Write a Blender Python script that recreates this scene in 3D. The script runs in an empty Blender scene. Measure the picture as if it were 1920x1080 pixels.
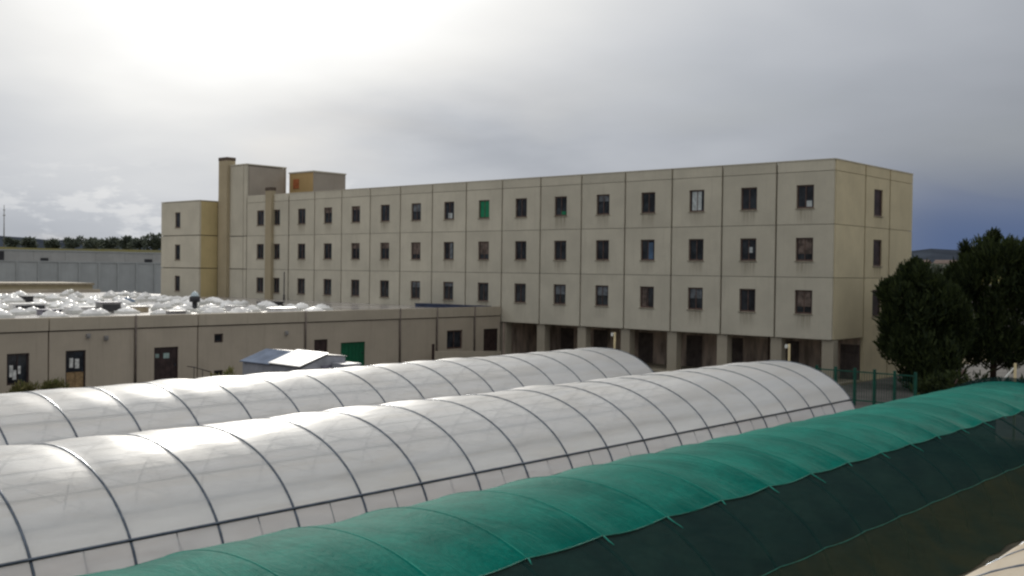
import bpy, math, random
import numpy as np
from mathutils import Matrix, Vector

random.seed(7)
SC = bpy.context.scene
COL = SC.collection
R = math.radians

# ------------------------------------------------------------------ camera
CAM_Z = 6.65
yaw, pitch, roll = R(41.52245), R(-0.94068), R(0.73377)
F = Vector((math.cos(yaw) * math.cos(pitch), math.sin(yaw) * math.cos(pitch), math.sin(pitch)))
Rt = Vector((math.sin(yaw), -math.cos(yaw), 0))
Up = Rt.cross(F)
Rt2 = math.cos(roll) * Rt + math.sin(roll) * Up
Up2 = -math.sin(roll) * Rt + math.cos(roll) * Up
cam_d = bpy.data.cameras.new('camera')
cam = bpy.data.objects.new('camera', cam_d)
COL.objects.link(cam)
m = Matrix.Identity(4)
for i, a in enumerate((Rt2, Up2, -F)):
    for j in range(3):
        m[j][i] = a[j]
m.translation = (0, 0, CAM_Z)
cam.matrix_world = m
cam_d.sensor_width = 36
cam_d.lens = 36 * 1987.71 / 1920
cam_d.clip_end = 20000
SC.camera = cam

# ------------------------------------------------------------------ sky + sun
SUN = Vector((0.545, 0.765, 0.355)).normalized()
sun_el = math.asin(SUN.z)
world = bpy.data.worlds.new('World')
SC.world = world
world.use_nodes = True
wt = world.node_tree
wt.nodes.clear()


class NT:
    """small helper for building node trees"""
    def __init__(s, tree): s.t = tree
    def n(s, typ, **kw):
        nd = s.t.nodes.new(typ)
        for k, v in kw.items():
            if k == 'ins':
                for ik, iv in v.items(): s.set(nd, ik, iv)
            else: setattr(nd, k, v)
        return nd
    def set(s, nd, key, v):
        sock = nd.inputs[key]
        if isinstance(v, bpy.types.NodeSocket): s.t.links.new(v, sock)
        elif isinstance(v, bpy.types.Node): s.t.links.new(v.outputs[0], sock)
        else:
            if sock.type == 'RGBA' and len(v) == 3: v = (*v, 1)
            sock.default_value = v
    def math(s, op, a, b=None, c=None, clamp=False):
        nd = s.n('ShaderNodeMath', operation=op, use_clamp=clamp)
        s.set(nd, 0, a)
        if b is not None: s.set(nd, 1, b)
        if c is not None: s.set(nd, 2, c)
        return nd.outputs[0]
    def vmath(s, op, a, b=None):
        nd = s.n('ShaderNodeVectorMath', operation=op)
        s.set(nd, 0, a)
        if b is not None: s.set(nd, 1, b)
        return nd.outputs['Value'] if op in ('DOT_PRODUCT', 'LENGTH') else nd.outputs[0]
    def ss(s, x, e0, e1, lo=0.0, hi=1.0):
        nd = s.n('ShaderNodeMapRange', interpolation_type='SMOOTHSTEP')
        s.set(nd, 0, x); s.set(nd, 1, e0); s.set(nd, 2, e1); s.set(nd, 3, lo); s.set(nd, 4, hi)
        return nd.outputs[0]
    def mix(s, f, a, b, typ='MIX'):
        nd = s.n('ShaderNodeMix', data_type='RGBA', blend_type=typ)
        s.set(nd, 0, f); s.set(nd, 6, a); s.set(nd, 7, b)
        return nd.outputs[2]
    def noise(s, vec, scale, detail=3.0, rough=0.55, dim='3D', w=None, dist=0.0):
        nd = s.n('ShaderNodeTexNoise', noise_dimensions=dim)
        if vec is not None: s.set(nd, 'Vector', vec)
        s.set(nd, 'Scale', scale); s.set(nd, 'Detail', detail); s.set(nd, 'Roughness', rough)
        s.set(nd, 'Distortion', dist)
        if w is not None: s.set(nd, 'W', w)
        return nd.outputs[0]
    def scale(s, vec, sc, loc=(0, 0, 0)):
        nd = s.n('ShaderNodeMapping')
        s.set(nd, 0, vec); nd.inputs[1].default_value = loc; nd.inputs[3].default_value = sc
        return nd.outputs[0]


w = NT(wt)
D = w.vmath('NORMALIZE', w.n('ShaderNodeTexCoord').outputs['Generated'])
sep = w.n('ShaderNodeSeparateXYZ', ins={0: D})
dz = sep.outputs[2]
el = w.math('MULTIPLY', w.math('ARCSINE', dz), 57.2958)                       # elevation in degrees
cosang = w.vmath('DOT_PRODUCT', D, tuple(SUN))
ang = w.math('MULTIPLY', w.math('ARCCOSINE', cosang), 57.2958)                 # degrees from the sun
# azimuth measured from the sun's azimuth, positive to the right
sh = Vector((SUN.x, SUN.y, 0)).normalized()
shr = Vector((sh.y, -sh.x, 0))
azd = w.math('MULTIPLY', w.math('ARCTAN2', w.vmath('DOT_PRODUCT', D, tuple(shr)), w.vmath('DOT_PRODUCT', D, tuple(sh))), 57.2958)
# cloud sheet: flat layer projected on the direction
h = w.math('ADD', w.math('MAXIMUM', dz, 0.0), 0.16)
cv = w.n('ShaderNodeVectorMath', operation='DIVIDE')
w.set(cv, 0, D)
comb = w.n('ShaderNodeCombineXYZ', ins={0: h, 1: h, 2: h})
w.set(cv, 1, comb.outputs[0])
n1 = w.noise(w.scale(cv.outputs[0], (1.0, 1.0, 0.6), (3.1, 1.7, 0)), 0.75, 3, 0.45, dist=0.4)
n2 = w.noise(w.scale(cv.outputs[0], (1.0, 1.0, 0.6), (8.3, 4.2, 2)), 2.6, 4, 0.5)
base = w.math('MULTIPLY', w.math('ADD', w.math('MULTIPLY', w.math('MAXIMUM', dz, 0.0), 4.2), 1.0), 0.188)
glow = w.math('MULTIPLY', w.math('EXPONENT', w.math('MULTIPLY', ang, -1 / 11.8)), 1.85)
lum = w.math('ADD', base, glow)
mod = w.math('ADD', w.ss(n1, 0.2, 0.8, -0.11, 0.11), w.ss(n2, 0.2, 0.8, -0.03, 0.03))
lum = w.math('MULTIPLY', lum, w.math('ADD', mod, 1.0))
# a heavier bank of cloud right of the sun, above the roof line
bx = w.math('DIVIDE', w.math('SUBTRACT', azd, 10.0), 10.0)
by = w.math('DIVIDE', w.math('SUBTRACT', w.math('SUBTRACT', el, 7.2), w.math('MULTIPLY', w.math('SUBTRACT', azd, 10.5), -0.12)), 3.1)
rr = w.math('ADD', w.math('MULTIPLY', bx, bx), w.math('MULTIPLY', by, by))
rr = w.math('ADD', rr, w.ss(n2, 0.25, 0.75, -0.15, 0.15))
bank = w.math('EXPONENT', w.math('MULTIPLY', rr, -1.0))
lum = w.math('MULTIPLY', lum, w.math('SUBTRACT', 1.0, w.math('MULTIPLY', bank, 0.26)))
# small bright cumulus low on the left, under the sun
cn = w.noise(w.scale(D, (1, 1, 3.0)), 16.0, 6, 0.62)
cum = w.math('MULTIPLY', w.ss(cn, 0.50, 0.60), w.math('MULTIPLY', w.ss(el, 6.0, 3.0), w.ss(azd, 8.0, 2.0)))
lum = w.math('ADD', lum, w.math('MULTIPLY', cum, 0.12))
tint = w.mix(w.ss(lum, 0.3, 0.95), (0.915, 0.975, 1.08), (1.0, 0.995, 0.975))
cloud = w.vmath('MULTIPLY', tint, tint)
cl = w.n('ShaderNodeVectorMath', operation='SCALE', ins={0: tint})
w.set(cl, 3, lum)
# far rain band: deep blue low sky away from the sun
band = w.math('MULTIPLY', w.ss(el, 7.0, 1.6), w.ss(azd, 26.0, 36.0))
band = w.math('MULTIPLY', band, w.ss(azd, 150.0, 100.0))
skyc = w.mix(w.math('MULTIPLY', band, 0.93), cl.outputs[0], (0.085, 0.13, 0.25))
nish = w.n('ShaderNodeTexSky', sky_type='NISHITA')
nish.sun_disc = False
nish.sun_elevation = sun_el
nish.sun_rotation = math.atan2(SUN.x, SUN.y)
bg_sky = w.n('ShaderNodeBackground', ins={0: nish.outputs[0], 1: 0.06})
bg_cloud = w.n('ShaderNodeBackground', ins={0: skyc, 1: 1.0})
cover = w.ss(n1, 0.25, 0.45, 0.88, 1.0)
ms = w.n('ShaderNodeMixShader', ins={0: cover, 1: bg_sky.outputs[0], 2: bg_cloud.outputs[0]})
w.n('ShaderNodeOutputWorld', ins={0: ms.outputs[0]})

sd = bpy.data.lights.new('sun', 'SUN')
sd.energy = 3.2
sd.angle = R(2.5)
sd.color = (1.0, 0.95, 0.86)
sun = bpy.data.objects.new('sun', sd)
COL.objects.link(sun)
sun.rotation_euler = SUN.to_track_quat('Z', 'Y').to_euler()
sun.location = (0, 0, 60)

SC.view_settings.view_transform = 'Standard'
SC.view_settings.look = 'None'
SC.view_settings.exposure = 0.0
SC.view_settings.gamma = 1.0
SC.view_settings.use_curve_mapping = False
SC.render.engine = 'CYCLES'
SC.cycles.pixel_filter_type = 'BLACKMAN_HARRIS'
SC.cycles.filter_width = 2.4
SC.cycles.use_denoising = True
SC.cycles.max_bounces = 8
SC.cycles.transparent_max_bounces = 12

# ------------------------------------------------------------------ materials
MATS = {}


def new_mat(name):
    mt = bpy.data.materials.new(name)
    mt.use_nodes = True
    mt.node_tree.nodes.clear()
    MATS[name] = mt
    return mt, NT(mt.node_tree)


def finish(t, shader):
    t.n('ShaderNodeOutputMaterial', ins={0: shader})


def surf(name, col, rough=0.7, var=0.15, scale=3.0, metal=0.0, spec=0.4, bump=0.0, bscale=20.0, tint2=None, stretch=(1, 1, 1)):
    mt, t = new_mat(name)
    co = t.n('ShaderNodeTexCoord').outputs['Object']
    oi = t.n('ShaderNodeObjectInfo')
    nz = t.noise(t.scale(co, stretch), scale, 4, 0.6, '4D', t.math('MULTIPLY', oi.outputs['Random'], 40.0))
    c2 = tint2 if tint2 else tuple(c * (1 - 2 * var) for c in col)
    c1 = tuple(min(1, c * (1 + var)) for c in col)
    c = t.mix(t.ss(nz, 0.3, 0.7), c2, c1)
    p = t.n('ShaderNodeBsdfPrincipled', ins={'Base Color': c, 'Roughness': rough, 'Metallic': metal, 'Specular IOR Level': spec})
    if bump:
        b = t.n('ShaderNodeBump', ins={'Strength': bump, 'Height': t.noise(co, bscale, 4, 0.6)})
        t.set(p, 'Normal', b.outputs[0])
    finish(t, p.outputs[0])
    return mt


def concrete(name, col, stain_box=None, dark=0.30, streak=0.22, warm=(0.86, 0.80, 0.66)):
    """precast concrete: mottling, rain streaks, optional run-off marks under an opening
    stain_box = (half width, sill height) in the panel's own frame"""
    mt, t = new_mat(name)
    co = t.n('ShaderNodeTexCoord').outputs['Object']
    rnd = t.math('MULTIPLY', t.n('ShaderNodeObjectInfo').outputs['Random'], 60.0)
    sp = t.n('ShaderNodeSeparateXYZ', ins={0: co})
    big = t.noise(co, 0.45, 4, 0.6, '4D', rnd)
    fine = t.noise(co, 9.0, 4, 0.65, '4D', rnd)
    st = t.noise(t.scale(co, (5.0, 5.0, 0.28)), 1.0, 4, 0.6, '4D', rnd)
    c = t.mix(t.ss(big, 0.3, 0.72), tuple(x * (1 - dark * 0.55) for x in col), col)
    c = t.mix(t.math('MULTIPLY', t.ss(st, 0.50, 0.78), streak), c, tuple(x * 0.5 * y for x, y in zip(col, (1, .98, .95))))
    c = t.mix(t.math('MULTIPLY', t.ss(fine, 0.35, 0.75), 0.10), c, tuple(x * 0.6 for x in col))
    one = t.math('FRACT', t.math('MULTIPLY', rnd, 0.37))
    c = t.mix(t.math('MULTIPLY', one, 0.30), c, tuple(x * 0.66 for x in col))
    if stain_box:
        hw, sill = stain_box
        ax = t.math('ABSOLUTE', sp.outputs[0])
        mx = t.ss(ax, hw + 0.06, hw - 0.12)
        mz = t.math('MULTIPLY', t.ss(sp.outputs[2], sill + 0.02, sill - 0.05), t.ss(sp.outputs[2], sill - 1.25, sill - 0.1))
        run = t.noise(t.scale(co, (11.0, 1.0, 0.5)), 1.0, 3, 0.6, '4D', rnd)
        f = t.math('MULTIPLY', t.math('MULTIPLY', mx, mz), t.ss(run, 0.36, 0.66, 0.08, 0.55))
        f = t.math('MULTIPLY', f, t.ss(one, 0.0, 1.0, 0.35, 1.0))
        c = t.mix(f, c, (0.135, 0.10, 0.055))
    p = t.n('ShaderNodeBsdfPrincipled', ins={'Base Color': c, 'Roughness': 0.88, 'Specular IOR Level': 0.25})
    b = t.n('ShaderNodeBump', ins={'Strength': 0.25, 'Distance': 0.02, 'Height': fine})
    t.set(p, 'Normal', b.outputs[0])
    finish(t, p.outputs[0])
    return mt


BEIGE = (0.645, 0.60, 0.485)
YELL = (0.65, 0.53, 0.28)
M_panel = concrete('beige_concrete_panel', BEIGE, (0.52, 0.98))
M_panel_low = concrete('beige_concrete_panel_low', BEIGE, (0.52, 1.49))
M_plain = concrete('beige_concrete', BEIGE)
M_end = concrete('ochre_concrete', (0.70, 0.61, 0.41), (0.62, 0.76))
M_yell = concrete('yellow_render', YELL)
M_end2 = concrete('ochre_concrete_blank', (0.70, 0.61, 0.41))
M_orange = concrete('orange_render', (0.62, 0.43, 0.20))
M_wing = concrete('wing_concrete', (0.52, 0.45, 0.355), streak=0.30)
M_fascia = concrete('fascia_concrete', (0.53, 0.465, 0.365), streak=0.34)
M_tower = concrete('tower_concrete', (0.46, 0.405, 0.335))
M_core = surf('joint_concrete', (0.17, 0.15, 0.125), 0.9, 0.2, 1.0)
M_col = concrete('column_concrete', (0.45, 0.40, 0.31))
M_frame = surf('brown_window_frame', (0.105, 0.062, 0.05), 0.5, 0.2, 4.0)
M_dframe = surf('dark_brown_door', (0.045, 0.028, 0.026), 0.5, 0.25, 3.0)
M_sill = surf('sill_stone', (0.33, 0.29, 0.22), 0.85, 0.2, 5.0)
M_brownwall = surf('brown_ground_floor_wall', (0.50, 0.40, 0.33), 0.85, 0.3, 0.8, stretch=(2, 2, .5))
M_darkdoor = surf('dark_shutter', (0.12, 0.095, 0.085), 0.6, 0.2, 2.0)
M_white = surf('white_acrylic', (0.86, 0.85, 0.83), 0.45, 0.16, 1.2, spec=0.5)
M_curtain = surf('pale_curtain', (0.52, 0.56, 0.56), 0.9, 0.15, 6.0)
M_green = surf('green_paint', (0.0, 0.20, 0.085), 0.5, 0.1, 2.0)
M_gate = surf('dark_green_paint', (0.003, 0.105, 0.046), 0.5, 0.1, 2.0)
M_fence = surf('green_fence_paint', (0.006, 0.085, 0.055), 0.5, 0.15, 3.0)
M_steel = surf('galvanised_pipe', (0.10, 0.12, 0.15), 0.30, 0.15, 4.0, metal=0.85)
M_steel_in = surf('inner_pipe', (0.22, 0.24, 0.26), 0.5, 0.15, 4.0, metal=0.3)
M_wood = surf('pale_wood_post', (0.55, 0.45, 0.26), 0.8, 0.15, 3.0, stretch=(6, 6, .6))
M_lampw = surf('white_fitting', (0.75, 0.75, 0.70), 0.5, 0.05)
M_roof = surf('pale_roof_membrane', (0.42, 0.39, 0.37), 0.2, 0.25, 0.35, spec=0.6)
M_dark = surf('dark_metal', (0.035, 0.035, 0.04), 0.5, 0.2)
M_blue = surf('blue_acrylic', (0.06, 0.12, 0.21), 0.3, 0.2, 2.0, spec=0.6)
M_purple = surf('grey_purple_paint', (0.22, 0.21, 0.26), 0.5, 0.2, 2.0)
M_grey = surf('grey_metal_box', (0.30, 0.29, 0.28), 0.55, 0.15, 2.0)
M_beigebox = surf('beige_box', (0.45, 0.37, 0.25), 0.7, 0.15, 2.0)
M_cone = surf('pale_blue_cowl', (0.42, 0.50, 0.53), 0.35, 0.1, 2.0)
M_shedwall = surf('grey_shed_wall', (0.36, 0.365, 0.40), 0.6, 0.12, 1.5)
M_shedblue = surf('blue_grey_shed_roof', (0.19, 0.225, 0.295), 0.9, 0.12, 1.5, spec=0.0)
M_shedwhite = surf('white_shed_roof', (0.83, 0.82, 0.80), 0.25, 0.04, 1.5, spec=0.7)
M_bluestrip = surf('dark_blue_sheet', (0.035, 0.05, 0.10), 0.5, 0.2, 2.0)
M_wallgrey = concrete('grey_perimeter_concrete', (0.47, 0.49, 0.49), streak=0.4)
M_wallgrey2 = concrete('upper_grey_concrete', (0.48, 0.475, 0.455), streak=0.4)
M_bark = surf('bark', (0.07, 0.045, 0.03), 0.95, 0.3, 6.0, bump=0.6, bscale=12, stretch=(1, 1, .3))
M_farwall = surf('far_house_wall', (0.38, 0.36, 0.33), 0.9, 0.1, 0.5)
M_farroof = surf('far_house_roof', (0.13, 0.09, 0.075), 0.9, 0.2, 0.5)
M_paper = surf('white_paper', (0.65, 0.65, 0.62), 0.8, 0.2, 8.0)
M_tan = surf('tan_board', (0.30, 0.20, 0.10), 0.7, 0.2, 4.0)


def glass_mat(name, col, rough=0.12):
    mt, t = new_mat(name)
    co = t.n('ShaderNodeTexCoord').outputs['Object']
    rnd = t.n('ShaderNodeObjectInfo').outputs['Random']
    nz = t.noise(co, 1.6, 3, 0.6, '4D', t.math('MULTIPLY', rnd, 50.0))
    c = t.mix(t.ss(nz, 0.35, 0.7), tuple(x * 0.45 for x in col), tuple(x * 1.7 for x in col))
    c = t.mix(t.math('MULTIPLY', rnd, 0.4), c, (0.03, 0.025, 0.03))
    p = t.n('ShaderNodeBsdfPrincipled', ins={'Base Color': c, 'Roughness': rough, 'Specular IOR Level': 0.28})
    finish(t, p.outputs[0])
    return mt


M_glass = glass_mat('dark_window_glass', (0.026, 0.032, 0.038))


M_bglass = glass_mat('brown_dark_pane', (0.034, 0.018, 0.020), 0.45)


def film_mat(name, col, dirt, trans=0.5, clear=0.10):
    mt, t = new_mat(name)
    co = t.n('ShaderNodeTexCoord').outputs['Object']
    big = t.noise(t.scale(co, (0.22, 1.3, 1.3)), 0.9, 4, 0.6, dist=0.6)
    fine = t.noise(t.scale(co, (0.6, 3.0, 3.0)), 2.2, 5, 0.6, dist=0.4)
    c = t.mix(t.math('MULTIPLY', t.ss(big, 0.40, 0.66), 0.8), col, dirt)
    c = t.mix(t.math('MULTIPLY', t.ss(fine, 0.45, 0.8), 0.25), c, dirt)
    bump = t.n('ShaderNodeBump', ins={'Strength': 0.25, 'Distance': 0.06, 'Height': big})
    b2 = t.n('ShaderNodeBump', ins={'Strength': 0.2, 'Distance': 0.03, 'Height': fine, 'Normal': bump.outputs[0]})
    p = t.n('ShaderNodeBsdfPrincipled', ins={'Base Color': c, 'Roughness': 0.43, 'Specular IOR Level': 1.0, 'Normal': b2.outputs[0]})
    tr = t.n('ShaderNodeBsdfTranslucent', ins={0: c, 'Normal': b2.outputs[0]})
    mx = t.n('ShaderNodeMixShader', ins={0: trans, 1: p.outputs[0], 2: tr.outputs[0]})
    tp = t.n('ShaderNodeBsdfTransparent', ins={0: (1, 1, 1, 1)})
    m2 = t.n('ShaderNodeMixShader', ins={0: clear, 1: mx.outputs[0], 2: tp.outputs[0]})
    finish(t, m2.outputs[0])
    return mt


M_film = film_mat('white_plastic_film', (0.91, 0.92, 0.93), (0.84, 0.825, 0.80), 0.62, 0.11)
M_skirtfilm = film_mat('lower_plastic_film', (0.82, 0.81, 0.82), (0.74, 0.70, 0.69), 0.5, 0.24)
M_oldfilm = film_mat('beige_plastic_film', (0.70, 0.62, 0.50), (0.58, 0.47, 0.33), 0.45, 0.03)


def net_mat(name, col, col2, trans, clear, rough=0.5, sheen=0.0, spec=0.0):
    mt, t = new_mat(name)
    co = t.n('ShaderNodeTexCoord').outputs['Object']
    big = t.noise(t.scale(co, (0.7, 0.8, 0.8)), 0.9, 5, 0.65, dist=0.5)
    fine = t.noise(co, 9.0, 6, 0.75)
    c = t.mix(t.ss(big, 0.3, 0.7), col2, col)
    c = t.mix(t.math('MULTIPLY', t.ss(fine, 0.35, 0.65), 0.45), c, tuple(x * 0.5 for x in col))
    spx = t.n('ShaderNodeSeparateXYZ', ins={0: co})
    weave = t.math('MULTIPLY', t.math('SINE', t.math('MULTIPLY', spx.outputs[0], 130.0)), t.math('SINE', t.math('MULTIPLY', spx.outputs[2], 150.0)))
    wrk = t.noise(t.scale(co, (1.6, 0.5, 0.5)), 1.3, 5, 0.65, dist=1.2)
    b0 = t.n('ShaderNodeBump', ins={'Strength': 0.4, 'Distance': 0.10, 'Height': wrk})
    b1 = t.n('ShaderNodeBump', ins={'Strength': 0.3, 'Distance': 0.004, 'Height': weave, 'Normal': b0.outputs[0]})
    bump = t.n('ShaderNodeBump', ins={'Strength': 0.35, 'Distance': 0.02, 'Height': fine, 'Normal': b1.outputs[0]})
    p = t.n('ShaderNodeBsdfPrincipled', ins={'Base Color': c, 'Roughness': rough, 'Specular IOR Level': spec, 'Normal': bump.outputs[0],
                                             'Sheen Weight': sheen, 'Sheen Roughness': 0.22, 'Sheen Tint': (0.75, 0.95, 0.88, 1)})
    tr = t.n('ShaderNodeBsdfTranslucent', ins={0: c})
    mx = t.n('ShaderNodeMixShader', ins={0: trans, 1: p.outputs[0], 2: tr.outputs[0]})
    tp = t.n('ShaderNodeBsdfTransparent', ins={0: (1, 1, 1, 1)})
    m2 = t.n('ShaderNodeMixShader', ins={0: clear, 1: mx.outputs[0], 2: tp.outputs[0]})
    finish(t, m2.outputs[0])
    return mt


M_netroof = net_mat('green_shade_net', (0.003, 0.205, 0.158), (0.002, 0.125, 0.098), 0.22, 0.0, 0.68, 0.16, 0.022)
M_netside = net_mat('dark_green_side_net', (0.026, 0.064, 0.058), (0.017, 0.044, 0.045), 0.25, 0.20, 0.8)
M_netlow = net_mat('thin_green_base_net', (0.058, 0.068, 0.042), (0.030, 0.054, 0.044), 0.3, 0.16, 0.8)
M_tie_ridge = surf('green_tie_and_ridge_light', (0.015, 0.27, 0.205), 0.8, 0.2, 2.0)  # lighter green for the ties and for light drawn along hoop ridges
M_tfloor = surf('pale_bounce_floor', (0.46, 0.45, 0.43), 0.9, 0.2, 0.8)  # pale tone meant to bounce light up onto the film
M_seam = surf('green_seam_cord', (0.01, 0.15, 0.11), 0.6, 0.2, 8.0)


def leaf_mat(name, col, col2):
    mt, t = new_mat(name)
    g = t.n('ShaderNodeNewGeometry')
    c = t.mix(g.outputs['Random Per Island'], col, col2)
    p = t.n('ShaderNodeBsdfPrincipled', ins={'Base Color': c, 'Roughness': 0.75, 'Specular IOR Level': 0.2})
    tr = t.n('ShaderNodeBsdfTranslucent', ins={0: c})
    mx = t.n('ShaderNodeMixShader', ins={0: 0.2, 1: p.outputs[0], 2: tr.outputs[0]})
    finish(t, mx.outputs[0])
    return mt


M_pine = leaf_mat('pine_needles', (0.014, 0.024, 0.011), (0.052, 0.070, 0.020))
M_farleaf = leaf_mat('hazed_foliage', (0.08, 0.10, 0.085), (0.12, 0.135, 0.10))  # distance haze is mixed into the leaf colour, making it paler
M_grass = leaf_mat('dull_grass', (0.045, 0.055, 0.022), (0.09, 0.08, 0.035))
M_weed = leaf_mat('weed_leaves', (0.10, 0.12, 0.04), (0.22, 0.19, 0.08))

# ground: yard dirt near by, grass and fields on the rising land
mt, t = new_mat('ground_soil')
co = t.n('ShaderNodeTexCoord').outputs['Object']
sp = t.n('ShaderNodeSeparateXYZ', ins={0: co})
na = t.noise(co, 0.25, 5, 0.6)
nb = t.noise(co, 2.5, 5, 0.65)
nc = t.noise(co, 0.012, 4, 0.6)
near = t.mix(t.ss(na, 0.35, 0.68), (0.17, 0.145, 0.105), (0.25, 0.215, 0.165))
near = t.mix(t.math('MULTIPLY', t.ss(nb, 0.45, 0.7), 0.55), near, (0.085, 0.082, 0.045))
field = t.mix(t.ss(nc, 0.35, 0.65), (0.07, 0.075, 0.03), (0.13, 0.115, 0.05))
scree = t.mix(t.ss(na, 0.3, 0.7), (0.10, 0.10, 0.095), (0.15, 0.148, 0.14))
dist = t.vmath('LENGTH', co)
hz = sp.outputs[2]
c = t.mix(t.ss(dist, 130.0, 165.0), near, scree)
c = t.mix(t.ss(t.math('ADD', hz, t.math('MULTIPLY', na, 2.0)), 9.6, 11.2), c, field)
c = t.mix(t.ss(dist, 300.0, 420.0), c, field)
p = t.n('ShaderNodeBsdfPrincipled', ins={'Base Color': c, 'Roughness': 0.95, 'Specular IOR Level': 0.0})
b = t.n('ShaderNodeBump', ins={'Strength': 0.5, 'Distance': 0.05, 'Height': nb})
t.set(p, 'Normal', b.outputs[0])
finish(t, p.outputs[0])
M_ground = mt
M_hill = surf('hazed_hill_scrub', (0.050, 0.060, 0.078), 0.95, 0.2, 0.002, spec=0.0)  # distance haze put into the scrub colour as a blue-grey tint
M_asph = surf('yard_asphalt', (0.085, 0.08, 0.075), 0.9, 0.2, 0.6, bump=0.3, bscale=8)

# ------------------------------------------------------------------ object helpers


def tag(o, label=None, cat=None, group=None, kind=None):
    if label: o['label'] = label
    if cat: o['category'] = cat
    if group: o['group'] = group
    if kind: o['kind'] = kind
    return o


def thing(name, loc, label, cat, group=None, rz=0.0):
    o = bpy.data.objects.new(name, None)
    o.empty_display_size = 0.3
    COL.objects.link(o)
    o.location = loc
    o.rotation_euler = (0, 0, rz)
    return tag(o, label, cat, group)


def put(name, mesh, parent=None, loc=(0, 0, 0), rz=0.0, mat=None, world_loc=True):
    """link a mesh object; loc is in world space (parent roots are unrotated) unless world_loc=False"""
    o = bpy.data.objects.new(name, mesh)
    COL.objects.link(o)
    if mat is not None:
        if not mesh.materials: mesh.materials.append(mat)
        if mesh.materials[0] is not mat:
            o.material_slots[0].link = 'OBJECT'
            o.material_slots[0].material = mat
    l = Vector(loc)
    if parent is not None:
        o.parent = parent
        if world_loc: l = l - parent.location
    o.location = l
    o.rotation_euler = (0, 0, rz)
    return o


class MB:
    def __init__(s): s.v = []; s.f = []; s.sm = []
    def quad(s, *p, smooth=False):
        i = len(s.v); s.v += [tuple(q) for q in p]; s.f.append(tuple(range(i, i + len(p)))); s.sm.append(smooth)
    def box(s, x0, x1, y0, y1, z0, z1):
        i = len(s.v)
        s.v += [(x, y, z) for z in (z0, z1) for y in (y0, y1) for x in (x0, x1)]
        for f in ((0, 2, 3, 1), (4, 5, 7, 6), (0, 1, 5, 4), (2, 6, 7, 3), (0, 4, 6, 2), (1, 3, 7, 5)):
            s.f.append(tuple(i + k for k in f)); s.sm.append(False)
    def tube(s, pts, rad, n=6, cap=True):
        pts = [Vector(p) for p in pts]
        rads = rad if isinstance(rad, (list, tuple)) else [rad] * len(pts)
        i0 = len(s.v)
        ref = None
        for k, p in enumerate(pts):
            d = (pts[min(k + 1, len(pts) - 1)] - pts[max(k - 1, 0)]).normalized()
            if ref is None:
                ref = d.cross(Vector((0, 0, 1)))
                if ref.length < 1e-3: ref = d.cross(Vector((1, 0, 0)))
            a = (ref - d * ref.dot(d)).normalized()
            ref = a
            bq = d.cross(a)
            for j in range(n):
                th = 2 * math.pi * j / n
                s.v.append(tuple(p + (a * math.cos(th) + bq * math.sin(th)) * rads[k]))
        for k in range(len(pts) - 1):
            for j in range(n):
                a0 = i0 + k * n + j; a1 = i0 + k * n + (j + 1) % n
                s.f.append((a0, a1, a1 + n, a0 + n)); s.sm.append(True)
        if cap:
            s.f.append(tuple(i0 + j for j in range(n))[::-1]); s.sm.append(False)
            e = i0 + (len(pts) - 1) * n
            s.f.append(tuple(e + j for j in range(n))); s.sm.append(False)
    def lathe(s, prof, n=12, c=(0, 0)):
        i0 = len(s.v)
        for r_, z in prof:
            for j in range(n):
                th = 2 * math.pi * j / n
                s.v.append((c[0] + r_ * math.cos(th), c[1] + r_ * math.sin(th), z))
        for k in range(len(prof) - 1):
            for j in range(n):
                a0 = i0 + k * n + j; a1 = i0 + k * n + (j + 1) % n
                s.f.append((a0, a1, a1 + n, a0 + n)); s.sm.append(True)
        s.f.append(tuple(i0 + (len(prof) - 1) * n + j for j in range(n))); s.sm.append(False)
    def mesh(s, name, mat=None):
        me = bpy.data.meshes.new(name)
        me.from_pydata(s.v, [], s.f)
        me.polygons.foreach_set('use_smooth', s.sm)
        me.update()
        if mat: me.materials.append(mat)
        return me


def panel_mesh(name, x0, x1, z0, z1, thick, holes, mat):
    """wall slab in its own frame: x along the wall, y inward, z up; holes = (xa, xb, za, zb)"""
    xs = sorted({x0, x1, *[q for h_ in holes for q in h_[:2]]})
    zs = sorted({z0, z1, *[q for h_ in holes for q in h_[2:]]})
    xs = [x for x in xs if x0 <= x <= x1]; zs = [z for z in zs if z0 <= z <= z1]
    solid = {}
    for i in range(len(xs) - 1):
        for k in range(len(zs) - 1):
            cx = (xs[i] + xs[i + 1]) / 2; cz = (zs[k] + zs[k + 1]) / 2
            solid[i, k] = not any(h_[0] < cx < h_[1] and h_[2] < cz < h_[3] for h_ in holes)
    mb = MB()
    for (i, k), s_ in solid.items():
        if not s_: continue
        a, b_, c_, d = xs[i], xs[i + 1], zs[k], zs[k + 1]
        mb.quad((a, 0, c_), (b_, 0, c_), (b_, 0, d), (a, 0, d))
        mb.quad((b_, thick, c_), (a, thick, c_), (a, thick, d), (b_, thick, d))
        if not solid.get((i - 1, k)): mb.quad((a, thick, c_), (a, 0, c_), (a, 0, d), (a, thick, d))
        if not solid.get((i + 1, k)): mb.quad((b_, 0, c_), (b_, thick, c_), (b_, thick, d), (b_, 0, d))
        if not solid.get((i, k - 1)): mb.quad((a, thick, c_), (b_, thick, c_), (b_, 0, c_), (a, 0, c_))
        if not solid.get((i, k + 1)): mb.quad((a, 0, d), (b_, 0, d), (b_, thick, d), (a, thick, d))
    return mb.mesh(name, mat)


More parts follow.
